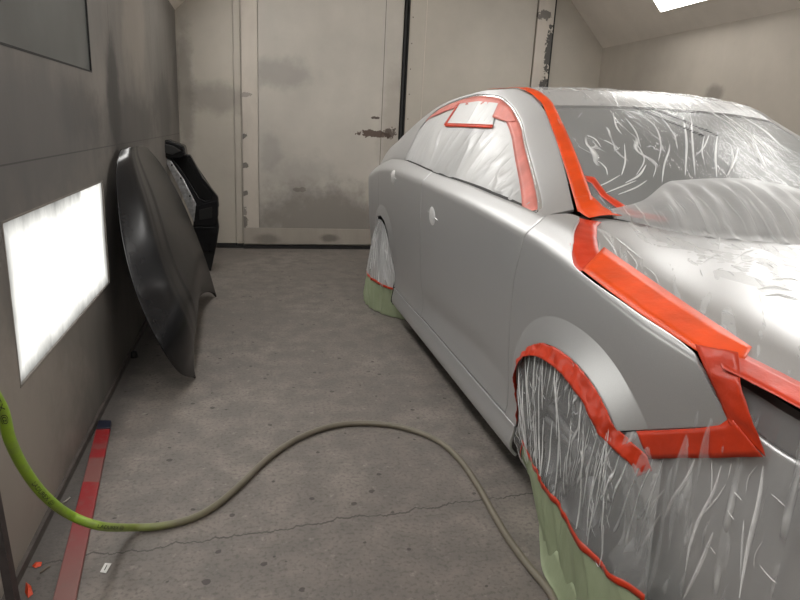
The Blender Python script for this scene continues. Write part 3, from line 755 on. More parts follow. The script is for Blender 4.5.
# sheet over windscreen and roof
f1 = film_obj('masking_film', 'crinkled clear film stretched over the windscreen and roof of the silver sedan', loc=(1.85, 2.0, 1.03))
def glass_film(d, t_):
    if t_ <= 1:
        p = Wsf(d, max(t_, 0), .010)
        m = d if d <= 1 else 2-d
        body = sstep(.02, .12, t_)*(1-.6*sstep(.9, 1.0, t_))
        warp = .5*nz(d*1.7, t_*1.4, 3)
        r = ridge(d*7+warp+.7*t_, t_*1.1+d*.6, 1.7, .07)+.6*ridge(d*12+warp*2-.8*t_, t_*1.7, 5.2, .06)
        msk = sstep(-.15, .35, nz(d*2.2, t_*1.8, 11))*sstep(.15, .45, m)
        off = .007*r*body*msk+.010*nz(d*3, t_*2, 2)*body
        p = p+Vector((0, -.55, .83))*off
        return p
    Y = 2.69+(t_-1)*1.45
    w = nz(d*6, t_*2, 4)
    return Rsf(d, Y, .008+.006*ridge(d*9+.8*t_+.4*w, t_*2.2, 8.1, .07)+.004*w)
film1 = obj('film', *gridf(glass_film, lin(.05, 1.97, 230), lin(0, 1, 110)+lin(1, 1.6, 30)[1:]), m_film_glass, f1)
# a second length of film hangs in pleats from the lower glass to the bonnet
hemT = Tab((0.1, .02), (.25, .10), (.45, .26), (.8, .30), (1.0, .27), (1.25, .18), (1.6, .12), (2.0, .10))
def hem(d, q):
    m = d if d <= 1 else 2-d; e = sstep(.08, .45, m)
    a = Wsf(d, hemT(d), .022); b = Wsf(d, 0, 0); b.y -= .03+.06*e
    b.z = hoodZ(b.x if b.x < XC else 2*XC-b.x, b.y, .010)
    p = a.lerp(b, q); pl = math.sin(d*64+3.5*nz(d*4, 0, 1)+1.2*q*nz(d*6, 3, 1))
    p = p+Vector((0, -.8, .6))*((.030*math.sin(math.pi*min(1, q*1.1))*e)+.010*pl*e*sstep(0, .3, q)*(1-.5*q)+.008*nz(d*16, q*4, 3)*sstep(0, .2, q))
    p.z = max(p.z, hoodZ(p.x if p.x < XC else 2*XC-p.x, p.y, .008)) if p.y < HR(m) else p.z
    return p
obj('hem', *gridf(hem, lin(.12, 1.92, 240), lin(0, 1, 30)), m_film_hem, f1)
# tape down the roof edge and the front pillar
pil = lin(0.0, 1, 24)
A = [Rsf(0.0, y, .013) for y in lin(3.2, 2.72, 8)]+[Wsf(.0, t_, .013) for t_ in pil[::-1]]
B = [Rsf(.078, y, .013) for y in lin(3.2, 2.72, 8)]+[Wsf(.072, t_, .014) for t_ in pil[::-1]]
tape('tape_strip', A, B, m_tape, f1, 60, 4, .0012, 20)
A = [Wsf(.0, .10, .015), Wsf(.0, .0, .016), Hsf(.10, 1, .025), Hsf(.14, 1, .02)]
B = [Wsf(.072, .13, .015), Wsf(.10, .05, .018), Wsf(.13, .01, .02), Wsf(.17, -.0, .02)]
tape('tape_strip', A, B, m_tape, f1, 24, 4, .003, 28)
A = [Wsf(.075, .27, .014), Wsf(.115, .265, .014), Wsf(.135, .15, .015), Wsf(.20, .05, .02), Wsf(.33, .0, .03)]
B = [Wsf(.075, .23, .014), Wsf(.09, .22, .014), Wsf(.11, .12, .015), Wsf(.18, .0, .02), Wsf(.32, -.0, .012)]
tape('tape_strip', A, B, m_tape_red, f1, 40, 3, .002, 30)
# printed lines on the film (unreadable from here: rows of small dark marks)
def print_row(d0, t0, d1, t1, n, name):
    V, Fc = [], []
    for i in range(n):
        q = (i+random.uniform(0, .25))/n; q2 = q+random.uniform(.25, .6)/n
        a, b = glass_film(d0+(d1-d0)*q, t0+(t1-t0)*q), glass_film(d0+(d1-d0)*q2, t0+(t1-t0)*q2)
        up = Vector((.012, -.004, .006))*random.uniform(.5, 1.0); n_ = Vector((0, -.002, .003))
        k = len(V); V += [a+n_, b+n_, b+up+n_, a+up+n_]; Fc.append((k, k+1, k+2, k+3))
    o = obj(name, V, Fc, m_inkf, f1, False); solid(o, .0004, 1); return o
print_row(.62, .97, .86, .64, 26, 'print_line'); print_row(.74, .97, .98, .66, 26, 'print_line')

# sheet over the bonnet
f2 = film_obj('masking_film', 'smooth clear film lying over the hood of the silver sedan', loc=(1.85, .8, .85))
def hood_film(d, v):
    p = Hsf(d, v, .007); cr = sstep(.6, 1, v)
    p.z += .005*ridge(d*8+v, v*7, 2.2, .08)*cr+.003*nz(d*7, v*6, 5)+.003*ridge(d*14-v*9, v*3, 4, .05)*(1-cr); return p
film2 = obj('film', *gridf(hood_film, lin(.012, .3, 40)[:-1]+lin(.3, 1.98, 90), lin(.01, .99, 90)), m_film_hood, f2)
eo = [hit_side(x, y, .004) for x, y in ((583.5, 214), (582, 240), (582, 262), (588, 273))]
A = [S(y, fz_top(y)-.004, .006)+Vector((0, 0, .006)) for y in (1.95, 1.90, 1.85, 1.80, 1.75, 1.70, 1.65, 1.61)]
B = [Hsf(d, v, .014) for d, v in ((.15, .95), (.12, .93), (.09, .90), (.075, .87), (.065, .85), (.065, .83), (.065, .80), (.065, .78))]
tape('tape_strip', A, B, m_tape_red, f2, 40, 5, .003, 30, 2)
# straight broad strip along the hood edge
zh = lambda x, y: hoodZ(x, y, .013)
A = [Hsf(0, v, .011)+Vector((-.006, 0, -.006)) for v in lin(.95, .14, 20)]
e2 = hit_fn(750, 349, zh)
B = [hit_fn(x, y, zh) for x, y in ((604, 247), (640, 272), (690, 306), (752, 347))]
A = [hit_side(x, y, .012) for x, y in ((582, 270), (610, 291.5), (640, 313.5), (697, 351))]+[hit_fn(745, 359, zh)]
tape('tape_strip', A, B, m_tape, f2, 40, 4, .0006, 10, 0)

# sheet over bumper and headlamp
f3 = film_obj('masking_film', 'wrinkled clear film hanging over the front bumper and headlight beside the front wheel', loc=(1.1, .85, .06))
qn = 120
def front_film(i, q):
    i0 = int(i); fr = i-i0; zt_ = lambda k: bump_top(FP[k].y)
    z = .06+(.84-.06)*q
    def one(k):
        y = FP[k].y; top = min(.84, hoodE(y)-.012) if y < 1.10 else bump_top(y)
        zz = .06+(top-.06)*q
        p = front_pt(k, min(.76, zz)); e = max(0, zz-.74)
        return Vector((p.x+.10*e, p.y+.06*e, zz)), FPn(k)
    a, n = one(i0); b, n2 = one(min(i0+1, nFP-1)); p = a.lerp(b, fr)
    u = i*.35; w = nz(u*.8, q*1.2, 3)
    f = .014+.022*ridge(u*1.9+.9*q+.5*w, q*.8, 6.1, .07)*sstep(1, .8, q)+.010*w*(1-q)+.03*(1-q)**2
    return p+n*f
i0 = min(i for i in ii)
film3 = obj('film', *gridf(front_film, lin(i0, nFP-2, 150), lin(0, .995, 90)), m_film_front, f3)
# tape bands: wing bottom, headlamp edge, hood front edge
A = [hit_side(x, y, .016) for x, y in ((636, 431), (665, 430), (700, 428), (720, 425), (731, 417))]
B = [hit_side(x, y, .018) for x, y in ((648, 459), (680, 458), (715, 458), (745, 457), (763, 457))]
tape('tape_strip', A, B, m_tape_red, f3, 40, 5, .0018, 35, 5)
A = [hit_side(x, y, .017) for x, y in ((695, 344), (706, 372), (718, 398), (730, 426))]
B = [hit_side(x, y, .019) for x, y in ((738, 352), (741, 385), (752, 418), (765, 457))]
tape('tape_strip', A, B, m_tape_red, f3, 40, 6, .005, 22, 8)
zt = lambda x, y: hoodZ(x, y, .010)
A = [hit_fn(x, y, zt) for x, y in ((716, 340), (750, 357), (778, 371), (815, 390))]
B = [hit_side(x, y, .024) for x, y in ((722, 368), (748, 381), (775, 395), (815, 417))]
tape('tape_strip', A, B, m_tape_red, f3, 30, 4, .001, 20, 3)

# front wheel cover: film from the arch, paper skirt to the floor
def wheel_cover(name, label, cy, contact, tape_px, mat, a0, a1, rear=False):
    e = film_obj(name, label, loc=(.9, cy, 0))
    if rear: top = [S(cy-(RA-.006)*math.cos(math.radians(a)), WZ+(RA-.006)*math.sin(math.radians(a)), .006) for a in np.linspace(a0, a1, 60)]
    else: top = [S(*farch(a, .985), .006) for a in np.linspace(-2, 134, 60)]+[S(y, seam_f(y)-.075, .012) for y in lin(1.25, 1.15, 8)]
    if not rear: top = [S(1.979, .15, .006), S(1.979, .22, .006), S(1.977, .28, .006)]+top
    bot = resample(catmull([Vector(c) for c in contact], 8), 60)
    top = resample(top, 60)
    def surf(i, q, off=0.):
        i0 = int(i); fr = i-i0; i1 = min(i0+1, 59)
        a = top[i0].lerp(top[i1], fr); b = bot[i0].lerp(bot[i1], fr)
        p = a.lerp(b, q); u = i/59
        x = a.x+(b.x-a.x)*q**1.0
        p.x = x-.012*math.sin(math.pi*q)
        n = Vector((-1, 0, .15))
        w = nz(u*9, q*1.2, 2+cy)
        return p+n*(off+.010*ridge(u*13+.8*w, q*1.6, 4.4+cy, .10)*sstep(0, .12, q)*(1-sstep(.85, 1, q))+.006*w*sstep(0, .1, q))
    tl = []
    for i in range(60):                              # height of the join between film and paper
        best = None
        for q in lin(.3, 1, 60):
            p = surf(i, q); zline = tape_px(p.y)
            if p.z <= zline: best = q; break
        tl.append(best or .96)
    for k in range(3): tl = [(tl[max(0, i-1)]+tl[i]+tl[min(59, i+1)])/3 for i in range(60)]
    tq = lambda i: tl[int(i)]+(tl[min(59, int(i)+1)]-tl[int(i)])*(i-int(i))
    obj('film', *gridf(lambda i, q: surf(i, q*(tq(i)+.015), .003), lin(0, 59, 150), lin(0, 1, 60)), mat, e)
    def paper(i, q):
        a = tq(i); qq = a+(1-a)*q; p = surf(i, qq, .001)
        p.z = max(p.z, .004); return p+Vector((-.006*math.sin(i*.9)*q, 0, 0))
    pp = obj('paper_skirt', *gridf(paper, lin(0, 59, 90), lin(0, 1, 24)), m_paper, e); solid(pp, .0006, 0); pp['label'] = 'green masking paper'
    A = [surf(i, tq(i)-.018, .006) for i in lin(0, 59, 60)]; B = [surf(i, tq(i)+.012, .006) for i in lin(0, 59, 60)]
    tape('tape_strip', A, B, m_tape_red, e, 80, 2, .001, 30, 4)
    return e, surf
lz = Tab((1.0, .275), (1.35, .255), (1.6, .257), (1.85, .255), (1.93, .22), (2.1, .16))
contact = [(1.09, 1.97, .005), (1.035, 1.85, .004), (.965, 1.72, .004), (.905, 1.52, .004), (.885, 1.36, .004), (.85, 1.2, .004), (.86, 1.10, .004), (.875, 1.0, .004)]
fe, fs = wheel_cover('wheel_cover', 'clear film cover with green paper skirt hanging over the front wheel', FWY, contact, lz, m_film_wheel, 182, 22)
# crumpled tape round the arch
arc = [-6+140*k/60 for k in range(61)]
def arc_pt(a, g, off):
    y, z = farch(a, g); y1, z1 = farch(a, 1.0); return Vector((Xs(y1, z1)-off, y, z))
A = [arc_pt(a, 1.004, .010) for a in arc]; B = [arc_pt(a, .935-.075*sstep(20, 110, a), .030) for a in arc]
A += [hit_side(x, y, .022) for x, y in ((646, 455), (652, 471))]; B += [hit_side(x, y, .024) for x, y in ((628, 462), (637, 477))]
tape('tape_strip', A, B, m_tape_red, fe, 150, 7, .007, 30, 6)
rz = Tab((4.0, .225), (4.3, .225), (4.8, .235))
contact = [(.885, 4.76, .004), (.86, 4.62, .004), (.87, 4.45, .004), (.93, 4.28, .004), (1.02, 4.17, .004), (1.13, 4.08, .004)]
re_, rs = wheel_cover('wheel_cover', 'white streaked film cover with green paper skirt over the rear wheel near the back wall', RWY, contact, rz, m_film_rear, 178, 2, True)
re_.name = 'wheel_cover.001'
# a fold of the front skirt lying on the floor
def fold(i, q):
    p = fs(i, 1.0); return Vector((p.x-.004-.028*q*math.sin(math.pi*(i-14)/36), p.y, .006+.09*(1-q)*(1-q)+.012*math.sin(i*1.3+2*q)*q*(1-q)*2))
pf = obj('paper_fold', *gridf(fold, lin(14, 50, 40), lin(0, 1, 8)), m_paper, fe); solid(pf, .0006, 0)

# side window film
f4 = film_obj('masking_film', 'frosted grey film with pinkish red tape border covering the side windows of the sedan', loc=(1.05, 3.0, 1.05))
V, Fc = [], []; nv = 40; yc = lin(WY0+.005, WY1-.005, 170)
for y in yc:
    b, tp = winB(y), winT(y)
    for j in range(nv):
        q = j/(nv-1); z = b+(tp-b)*q
        w = nz(y*5, q*1.5, 1)
        o = .009+.008*ridge(y*9+.6*q, q*1.2, 3.3, .12)*(1-sstep(.3, .8, q))*sstep(.0, .1, q)+.004*w*(1-q)
        V.append(G(y, z, o))
for i in range(len(yc)-1):
    for j in range(nv-1): Fc.append((i*nv+j, (i+1)*nv+j, (i+1)*nv+j+1, i*nv+j+1))
obj('film', V, Fc, m_film_window, f4)
def off2(P, w):
    out = []
    for i, (y, z) in enumerate(P):
        a, b = P[max(0, i-1)], P[min(len(P)-1, i+1)]; tx, tz = b[0]-a[0], b[1]-a[1]; l = math.hypot(tx, tz)
        out.append((y+tz/l*w(i/(len(P)-1)), z-tx/l*w(i/(len(P)-1))))
    return out
P = [(y, winT(y)-.004) for y in lin(WY0+.03, WY1-.10, 120)]
P = [(p.y, p.z) for p in resample([Vector((0, a, b)) for a, b in P], 120)]
Q = off2(P, lambda s: .040*(1-sstep(.86, 1, s)*.75))
tape('tape_strip', [G(y, z, .014) for y, z in P], [G(y, max(z, winB(y)), .015) for y, z in Q], m_tape_pink, f4, 120, 3, .0012, 25)
hw_ = lambda x, y, o: hit_side(x, y, o, Xg)
A = [hw_(x, y, .019) for x, y in ((444.5, 123), (468, 123.6), (493, 124.6))]; B = [hw_(x, y, .019) for x, y in ((445, 126.5), (468, 127), (492, 128))]
pc = obj('film_patch', *ribbon([hw_(x, y, .017) for x, y in ((458, 104), (478, 101), (498, 103))], [hw_(x, y, .017) for x, y in ((446, 125), (468, 125), (492, 126))], 20, 8, .001, 20), m_film_patch, f4)
tape('tape_strip', A, B, m_tape_red, f4, 20, 2, .0004, 20)
A = [hw_(x, y, .019) for x, y in ((458, 103), (443.5, 125))]; B = [hw_(x, y, .019) for x, y in ((459.5, 103.5), (445.5, 125.5))]
tape('tape_strip', A, B, m_tape_red, f4, 10, 2, 0)
A = [hw_(x, y, .020) for x, y in ((499, 101), (508, 105), (513, 112), (516, 121))]; B = [hw_(x, y, .020) for x, y in ((497, 106), (492, 117), (500, 120), (509, 122))]
tape('tape_strip', A, B, m_tape_pink, f4, 16, 5, .003, 30)

# ------------------------------------------------------------------ creases: narrow doubled folds standing on the film
m_crease = film_mat('film_fold', (1, 1, 1), (0, 0, 0), .72, .2, .03, .92, .5, .2, 60)
def proj(p):
    v = p-CAM; z = v.dot(fwd); return (v.dot(right)/z*F+400, v.dot(down)/z*F+300) if z > .1 else (9e9, 9e9)
def invert(fn, px, py, ur, vr):
    (a, b), (c, d) = ur, vr; best = None
    for it in range(5):
        bb = 1e18
        for u in lin(a, b, 13):
            for v in lin(c, d, 13):
                x, y = proj(fn(u, v)); e = (x-px)**2+(y-py)**2
                if e < bb: bb = e; best = (u, v)
        du, dv = (b-a)*.16, (d-c)*.16
        a, b = max(ur[0], best[0]-du), min(ur[1], best[0]+du); c, d = max(vr[0], best[1]-dv), min(vr[1], best[1]+dv)
    return best
def fold_strip(fn, uv, w, nrm, h=.004):
    """a fold: low tent-shaped ridge along a line of the film"""
    P = catmull([fn(u, v) for u, v in uv], 6); n = len(P); V, Fc = [], []
    w *= min(1.2, max(.3, sum((b-a).length for a, b in zip(P, P[1:]))/.16))
    for i, p in enumerate(P):
        T = (P[min(n-1, i+1)]-P[max(0, i-1)]).normalized(); W = T.cross(nrm).normalized(); k = math.sin(math.pi*(i+.4)/(n-.2))**.6
        j = .0015*nz(i*.9, p.x*20, p.z*20)
        V += [p+nrm*.001-W*(w*k), p+nrm*(.001+h*k)+W*j, p+nrm*.001+W*(w*k)]
    for i in range(n-1):
        a, b = 3*i, 3*i+3; Fc += [(a, a+1, b+1, b), (a+1, a+2, b+2, b+1)]
    return V, Fc
def add_to(o, V, Fc):
    """folds belong to the film they stand on: same mesh, second material"""
    base = wloc(o.parent); bm = bmesh.new(); bm.from_mesh(o.data); vs = [bm.verts.new(Vector(v)-base) for v in V]
    for f in Fc:
        q = bm.faces.new([vs[i] for i in f]); q.smooth = True; q.material_index = 1
    bm.to_mesh(o.data); bm.free(); o.data.materials.append(m_crease)
def folds(fn, lines, ur, vr, nrm, w, parent, step=1):
    ms = []
    for L in lines:
        ms.append(fold_strip(fn, [invert(fn, x, y, ur, vr) for x, y in L], w*random.uniform(.6, 1.25), nrm))
    add_to(parent, *merge(*ms))
Zp = lambda L, ox, oy, k: [[(ox+x/k, oy+y/k) for x, y in l] for l in L]
glass_lines = Zp([[(335,150),(385,190),(402,240),(395,290)], [(345,140),(400,165),(440,215),(448,250)], [(405,350),(412,300),(425,262),(428,240)], [(465,160),(475,230),(472,330)],
    [(490,170),(492,230),(500,330)], [(565,205),(558,270),(562,335)], [(540,215),(525,250),(500,275)], [(298,240),(300,290),(290,330)], [(322,228),(345,260),(354,290),(332,330)],
    [(240,230),(268,245)], [(265,150),(275,190),(290,212)], [(625,250),(612,290),(592,330)], [(540,147),(600,185),(650,235),(690,290)], [(575,152),(640,200),(690,245),(740,305)],
    [(640,165),(700,205),(760,260)], [(360,300),(340,330),(300,352)], [(215,365),(250,350),(285,330)], [(240,382),(290,362),(332,345)], [(280,385),(330,365),(362,345)], [(440,205),(450,255)],
    [(178,150),(165,166)], [(150,318),(172,330)], [(525,222),(520,262),(528,300)], [(600,240),(608,275),(600,320)], [(380,140),(420,150),(470,180)], [(300,165),(330,205),(345,250)], [(190,215),(215,228),(232,250)], [(660,215),(680,260),(700,300)], [(225,290),(245,310),(250,330)], [(380,335),(388,310),(384,290)]], 520, 60, 2.857)
folds(glass_film, glass_lines, (.06, 1.95), (.02, 1.0), Vector((0, -.55, .83)), .0034, film1)
hood_lines = Zp([[(105,100),(118,135),(114,165)], [(130,105),(158,140),(178,190)], [(165,112),(200,140),(246,176)], [(200,150),(230,190),(225,215)], [(330,82),(375,108),(400,88)], [(430,190),(455,172),(482,160)], [(512,203),(550,188),(592,180)],
    [(520,182),(552,160),(580,152)], [(545,155),(547,186)], [(690,85),(722,108)], [(480,105),(474,150)], [(590,270),(640,262),(700,275)], [(610,290),(660,285),(715,300)], [(640,240),(690,238),(718,246)], [(255,200),(285,225),(300,262)], [(620,190),(640,205)], [(300,330),(318,318)], [(420,210),(428,232)]], 560, 200, 3.0)
folds(hood_film, hood_lines, (.01, 1.9), (.05, .99), Vector((-.2, 0, .98)), .0022, film2)
front_lines = Zp([[(205,72),(175,145),(130,220),(92,290)], [(305,95),(275,195),(222,295),(190,400),(172,490)], [(322,165),(285,225),(212,300)], [(275,345),(225,470),(165,595)], [(440,95),(408,140),(396,200)], [(462,95),(445,230),(405,400),(372,590)],
    [(100,180),(60,225),(25,262)], [(80,272),(40,340),(5,400)], [(390,300),(382,400),(378,520)], [(490,200),(520,225),(545,250)], [(355,195),(385,228)], [(330,262),(352,300)], [(268,75),(270,160),(262,250)], [(460,380),(430,430),(428,480)], [(450,470),(480,505),(515,540)], [(345,80),(330,150)], [(590,120),(560,180)], [(265,400),(285,428)]], 640, 440, 3.75)
folds(front_film, front_lines, (i0, nFP-3), (.0, .98), Vector((-.8, -.55, .1)), .0030, film3)
def cover_folds(fn, n, w, parent, imax, q1):
    ms = []
    for k in range(n):
        i = random.uniform(1, imax); q = random.uniform(.0, .55)**1.2; l = random.uniform(.12, .4); sl = random.uniform(-6, 2)
        uv = [(min(58.5, max(.2, i+sl*x*l+.5*nz(k*.7, x*3, 5))), min(q1, q+l*x)) for x in lin(0, 1, 4)]
        ms.append(fold_strip(lambda a, b: fn(a, b, .005), uv, w*random.uniform(.4, 1.3), Vector((-.97, -.15, .1)), .003))
    for k in range(n//2):                              # small cross creases
        i = random.uniform(2, imax); q = random.uniform(.05, q1-.1); dx, dq = random.uniform(.5, 2.2), random.uniform(.01, .04)
        ms.append(fold_strip(lambda a, b: fn(a, b, .005), [(i, q), (i+dx*.5, q+dq*.6), (min(58.8, i+dx), q+dq)], w*.35, Vector((-.97, -.15, .1)), .002))
    add_to(parent, *merge(*ms))
cover_folds(fs, 60, .0019, fe.children[0], 52, .58)
cover_folds(rs, 30, .0026, re_.children[0], 57, .55)

# ------------------------------------------------------------------ black hood standing against the wall
bh = empty('hood_panel', (-.45, 4.0, 0)); tag(bh, 'black car hood standing on its rear corners, leaning on the left wall', 'car hood')
Np = catmull([(-.28, 3.20, .003), (-.335, 2.99, .12), (-.405, 2.88, .31), (-.50, 2.99, .49), (-.56, 3.07, .71), (-.60, 3.20, .91), (-.625, 3.36, 1.06), (-.635, 3.55, 1.125)], 6)
Np = resample(Np, 40)
Fp = resample(catmull([(-.25, 4.82, .003), (-.33, 4.90, .28), (-.46, 4.90, .66), (-.585, 4.80, .95), (-.635, 4.45, 1.10)], 6), 40)
def bhood(u, v, off=0.):
    i = v*39; i0 = int(i); fr = i-i0; i1 = min(39, i0+1)
    a = Np[i0].lerp(Np[i1], fr); b = Fp[i0].lerp(Fp[i1], fr)
    p = a.lerp(b, u); arch = (4*u*(1-u))
    p.z += .15*arch**.6*(1-v)**3; p.x -= .095*arch**.7*(1-v)**5
    prof = Tab((0, 0), (.04, .050), (.08, .090), (.115, .110), (.13, .112), (.15, .117), (.205, .119), (.225, .126), (.5, .098), (.8, .045), (1, 0))(u)
    n = Vector((.94, 0, .34)); k = sstep(-.15, .32, v)*(1-.55*sstep(.6, 1, v))
    p = p+n*(prof*k*.9-off); p.x = max(p.x, XL+.012); p.z = max(p.z, .003); return p
us = lin(0, .3, 34)[:-1]+lin(.3, .7, 26)[:-1]+lin(.7, 1, 30)
o = obj('outer_skin', *gridf(bhood, us, lin(0, 1, 70)), m_black_paint, bh); solid(fixn(o), .006, 0, .0015)
V, Fc = gridf(lambda u, v: bhood(u, v, .03), lin(.06, .94, 24), lin(.08, .95, 20)); obj('inner_frame', V, Fc, m_dark, bh)
lo = [bhood(u, 0.0, .004) for u in lin(0, 1, 40)]; obj('rear_flange', *tube(lo, .005, 6), m_black_paint, bh)

# ------------------------------------------------------------------ black trunk lid standing in the corner
tl = empty('trunk_lid_panel', (-.45, 5.75, 0)); tag(tl, 'bare black trunk lid with inner frame showing, standing on end behind the leaning hood', 'trunk lid')
YD = 5.7
def dpx(x, y, dy=0.): return at_y(x, y, YD+dy)
def slab_poly(name, px, d0, d1, mat, parent, bev=.004, hole=None):
    """polygon seen face-on, given real thickness along y; hole = inner loop with as many points"""
    n = len(px); V = [dpx(*p, d0) for p in px]; V += [Vector((v.x, YD+d1, v.z)) for v in V]
    if not hole:
        Fc = [tuple(range(n)), tuple(range(n, 2*n))[::-1]]+[(i, (i+1) % n, n+(i+1) % n, n+i) for i in range(n)]
    else:
        H = [dpx(*p, d0) for p in hole]; k = len(V); V += H+[Vector((v.x, YD+d1, v.z)) for v in H]
        Fc = []
        for i in range(n):
            j = (i+1) % n
            Fc += [(i, j, k+j, k+i), (n+i, k+n+i, k+n+j, n+j), (i, n+i, n+j, j), (k+i, k+j, k+n+j, k+n+i)]
    o = fixn(obj(name, V, Fc, mat, parent, False))
    if bev:
        b = o.modifiers.new('bevel', 'BEVEL'); b.width = bev; b.segments = 2
    return o
slab_poly('inner_frame', [(163, 157), (176, 152), (190, 155), (203, 178), (218, 197), (219, 207), (208, 208), (197, 206), (183, 184), (172, 170)], -.03, .05, m_black_paint, tl, .006,
          [(173, 159), (180, 157), (188, 159), (200, 181), (212, 193), (211, 199), (205, 201), (199, 198), (189, 181), (180, 168)])
slab_poly('back_skin', [(166, 158), (190, 156), (218, 197), (217, 206), (197, 205), (180, 180)], .10, .115, m_cavity, tl, 0)
slab_poly('hinge_block', [(157, 141), (168, 140), (184, 146), (186, 156), (178, 159), (164, 158), (159, 152)], -.10, .10, m_black_paint, tl, .012)
slab_poly('hinge_plate', [(161, 143), (173, 146), (181, 151), (172, 155), (163, 152)], -.125, -.095, m_dark, tl, .004)
slab_poly('zinc_rail', [(164, 158), (170, 160), (184, 180), (196, 204), (194, 222), (190, 214), (180, 190)], -.055, -.025, m_zinc, tl, .004)
slab_poly('corner_pad', [(153, 159), (160, 157), (163, 168), (158, 166)], -.05, -.02, m_white_scrap, tl, .002)
slab_poly('lamp_box', [(195, 206), (218, 200), (218, 217), (214, 226), (193, 226)], -.05, .10, m_black_paint, tl, .006)
slab_poly('lamp_recess', [(199, 210), (212, 207), (212, 218), (199, 220)], -.058, -.045, m_cavity, tl, .002)
slab_poly('end_panel', [(192, 226), (214, 226), (217, 214), (219, 228), (217, 242), (215, 252), (196, 252)], -.03, .08, m_black_paint, tl, .012)
V = [dpx(196, 252), dpx(215, 252), Vector((dpx(214, 252).x-.03, YD, .004)), Vector((dpx(198, 252).x, YD, .004))]
V += [Vector((v.x, YD+.07, v.z)) for v in V]
fixn(obj('lower_skin', V, [(0,1,2,3),(4,7,6,5),(0,4,5,1),(1,5,6,2),(2,6,7,3),(3,7,4,0)], m_cavity, tl, False))
for x, y in ((172, 165), (181, 178), (190, 196)):
    p = dpx(x, y, -.055); fixn(obj('bolt', *tube([p, p+Vector((0, -.008, 0))], .008, 8), m_black_paint, tl))

# ------------------------------------------------------------------ hose, bar, post, scraps
Z = .0125
hp_ = [(-.58, .75, 1.28), (-.54, 1.02, 1.08), (-.505, 1.24, .84)]+[tuple(at_x(0, 405, -.5)), tuple(at_x(10, 440, -.505)), tuple(at_x(25, 470, -.51)), tuple(at_x(45, 496, -.50)), tuple(at_x(70, 515, -.48)), tuple(at_x(100, 526, -.41))]
hp_ += [tuple(at_z(x, y, max(Z, zz))) for x, y, zz in ((130, 527.5, .035), (160, 526, .014))]
hp_ += [tuple(at_z(x, y, Z)) for x, y in ((190, 519), (215, 506), (240, 485), (265, 461), (295, 440), (325, 428), (352, 423.5), (385, 424.5), (415, 431), (440, 442), (460, 460), (478, 486), (492, 511), (508, 538), (527, 564), (549, 591))]
hp_ += [(.83, 1.33, Z), (.78, 1.18, Z), (.70, .9, Z), (.5, .55, Z)]
hose = obj('air_hose', *tube(catmull(hp_, 10), .0122, 14), m_hose); tag(hose, 'green rubber air hose curving down the left wall and across the concrete floor', 'hose')
# print on the hose: small raised letters following it
path = catmull(hp_, 40)
def hose_text(txt, px0, px1, size):
    """letters as thin flat shapes along the hose between two picture columns"""
    def near(px):
        best, bi = 1e9, 0
        for i, p in enumerate(path):
            v = p-CAM; x, y, zc = v.dot(right), v.dot(down), v.dot(fwd)
            if zc < .3: continue
            e = math.hypot(x/zc*F+400-px[0], y/zc*F+300-px[1])
            if e < best: best, bi = e, i
        return bi
    i0, i1 = near(px0), near(px1)
    cu = bpy.data.curves.new('t', 'FONT'); cu.body = txt; cu.size = 1; cu.extrude = 0
    to = bpy.data.objects.new('t', cu); COL.objects.link(to)
    dg = bpy.context.evaluated_depsgraph_get(); me = bpy.data.meshes.new_from_object(to.evaluated_get(dg)); bpy.data.objects.remove(to)
    vs = [v.co.copy() for v in me.vertices]; fs_ = [tuple(p.vertices) for p in me.polygons]; w = max(v.x for v in vs)
    V = []
    for v in vs:
        f_ = i0+(i1-i0)*v.x/w; a = int(f_); p = path[a].lerp(path[a+1], f_-a); T = (path[a+1]-path[max(0, a-1)]).normalized()
        c = (CAM-p).normalized(); c = (c-c.dot(T)*T).normalized(); b = c.cross(T)
        if b.z < 0: b = -b
        ang = (v.y-.35)*size/.0124; V.append(p+c*(.0127*math.cos(ang))+b*(.0127*math.sin(ang)))
    o = obj('hose_print', V, fs_, m_ink, hose, False); return o
hose_text('LADUREX @', (33, 478), (51, 500), .014)
hose_text('LADUREX @', (95, 525), (119, 528), .014)
hose_text('EX @', (-4, 394), (3, 421), .014)

# red bar on the floor
bl = [at_z(98.5, 424, .0), at_z(112, 424, .0), at_z(77, 600, 0), at_z(54, 600, 0)]
a, b = bl[0], bl[1]; c, d = bl[2], bl[3]
ext = lambda p, q, y: p+(q-p)*((y-p.y)/(q.y-p.y))
c = ext(b, c, 1.15); d = ext(a, d, 1.15)
bar = empty('bar', ((a+b)/2)); tag(bar, 'long flat red bar with worn paint lying on the floor along the left wall', 'bar')
def prism(name, q, z0, z1, mat, parent):
    V = [Vector((p.x, p.y, z0)) for p in q]+[Vector((p.x, p.y, z1)) for p in q]
    o = fixn(obj(name, V, [(0,1,2,3),(7,6,5,4),(0,4,5,1),(1,5,6,2),(2,6,7,3),(3,7,4,0)], mat, parent, False))
    m = o.modifiers.new('bevel', 'BEVEL'); m.width = .003; m.segments = 2; return o
prism('rail', [ext(a, d, 2.64), ext(b, c, 2.64), c, d], .001, .016, m_bar, bar)
k = Vector((.002, 0, 0)); prism('end_cap', [a+k, b-k, ext(b, c, 2.642), ext(a, d, 2.642)], .0005, .019, m_navy, bar)
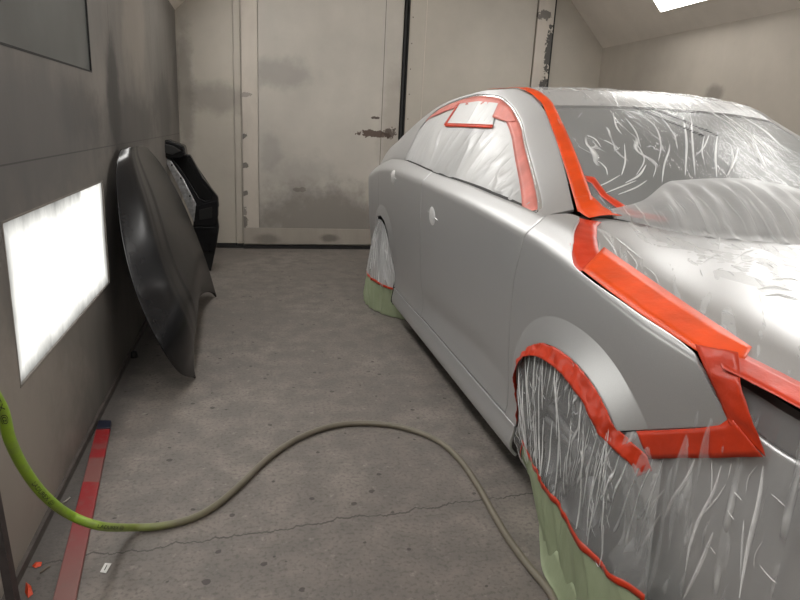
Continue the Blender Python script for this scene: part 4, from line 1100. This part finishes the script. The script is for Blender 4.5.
# dark post at the lower left
pr0 = at_x(20.5, 600, -.575); pr1 = at_x(0, 490, -.63)
dirp = (pr1-pr0); foot = pr0+dirp*(-(pr0.z-.002)/dirp.z); topz = pr0+dirp*1.18
post = empty('post', (foot.x-.02, foot.y, 0)); tag(post, 'dark post leaning at the lower left corner of the photo in front of the wall', 'post')
V = []
for p in (foot, topz):
        V += [p, p+Vector((-.022, -.012, 0)), p+Vector((-.012, -.05, 0)), p+Vector((.006, -.045, 0))]
fixn(obj('upright', V, [(0,1,2,3),(7,6,5,4),(0,4,5,1),(1,5,6,2),(2,6,7,3),(3,7,4,0)], m_post, post, False))
boxo('foot_plate', (foot.x-.035, foot.y-.065, .0), (foot.x+.012, foot.y+.008, .008), m_post, post)
# scraps
def scrap(name, px, mat, label, cat, zamp=.006, th=.0008):
    P = [at_z(x, y, .002) for x, y in px]; V = list(P); cen = sum(P, Vector())/len(P); cen.z += zamp; n = len(V); V.append(cen)
    o = obj(name, V, [(i, (i+1) % n, n) for i in range(n)], mat, None, False); fixn(o); solid(o, th, 0); recentre(o); tag(o, label, cat); return o
ls = scrap('paper_scrap', [(100, 572), (105, 563), (111.5, 563.5), (106, 573)], m_white_scrap, 'small white label scrap lying on the floor right of the red bar', 'paper', .002)
p0, p1 = at_z(104.5, 570, .0045), at_z(107, 565, .0045); o = obj('printed_mark', *tube([p0, p1], .0012, 6), m_ink, ls)
scrap('tape_scrap', [(32, 566), (36, 562), (42, 562), (41, 566), (35, 568)], m_orange_scrap, 'orange scrap of tape by the wall base above a second one', 'tape')
scrap('tape_scrap', [(26, 582), (31, 586), (33, 594), (28, 598), (25, 592)], m_orange_scrap, 'orange scrap of tape beside the dark post, nearest the camera', 'tape', .012)
tw = recentre(fixn(obj('twig', *tube([at_z(40, 573, .004), at_z(45, 569, .006), at_z(50, 566, .004)], .0022, 6), plain('twig_wood', hexc(110, 100, 88), .7)))); tag(tw, 'thin grey stick on the floor left of the red bar', 'stick')
tw = recentre(fixn(obj('wire_tie', *tube([at_z(62, 503, .004), at_z(66, 501, .008), at_z(70, 497.5, .004)], .0022, 6), plain('tie_plastic', hexc(180, 175, 165), .5)))); tag(tw, 'pale plastic tie on the floor behind the green hose', 'tie')
nt = recentre(fixn(obj('plug', *tube([at_z(134, 357, .0), at_z(134, 357, 0)+Vector((.0, 0, .03))], [.022, .016], 10), m_cavity))); tag(nt, 'small black rubber plug on the floor at the wall base beside the hood', 'plug')

# ------------------------------------------------------------------ world, colour management
w = bpy.data.worlds.new('world'); C.world = w; w.use_nodes = True
w.node_tree.nodes['Background'].inputs[0].default_value = (.02, .02, .02, 1); w.node_tree.nodes['Background'].inputs[1].default_value = 0.2
C.view_settings.view_transform = 'Standard'; C.view_settings.look = 'None'; C.view_settings.gamma = 1
C.view_settings.exposure = 0.18; C.view_settings.use_curve_mapping = False
C.cycles.max_bounces = 10; C.cycles.transparent_max_bounces = 24; C.cycles.use_denoising = True
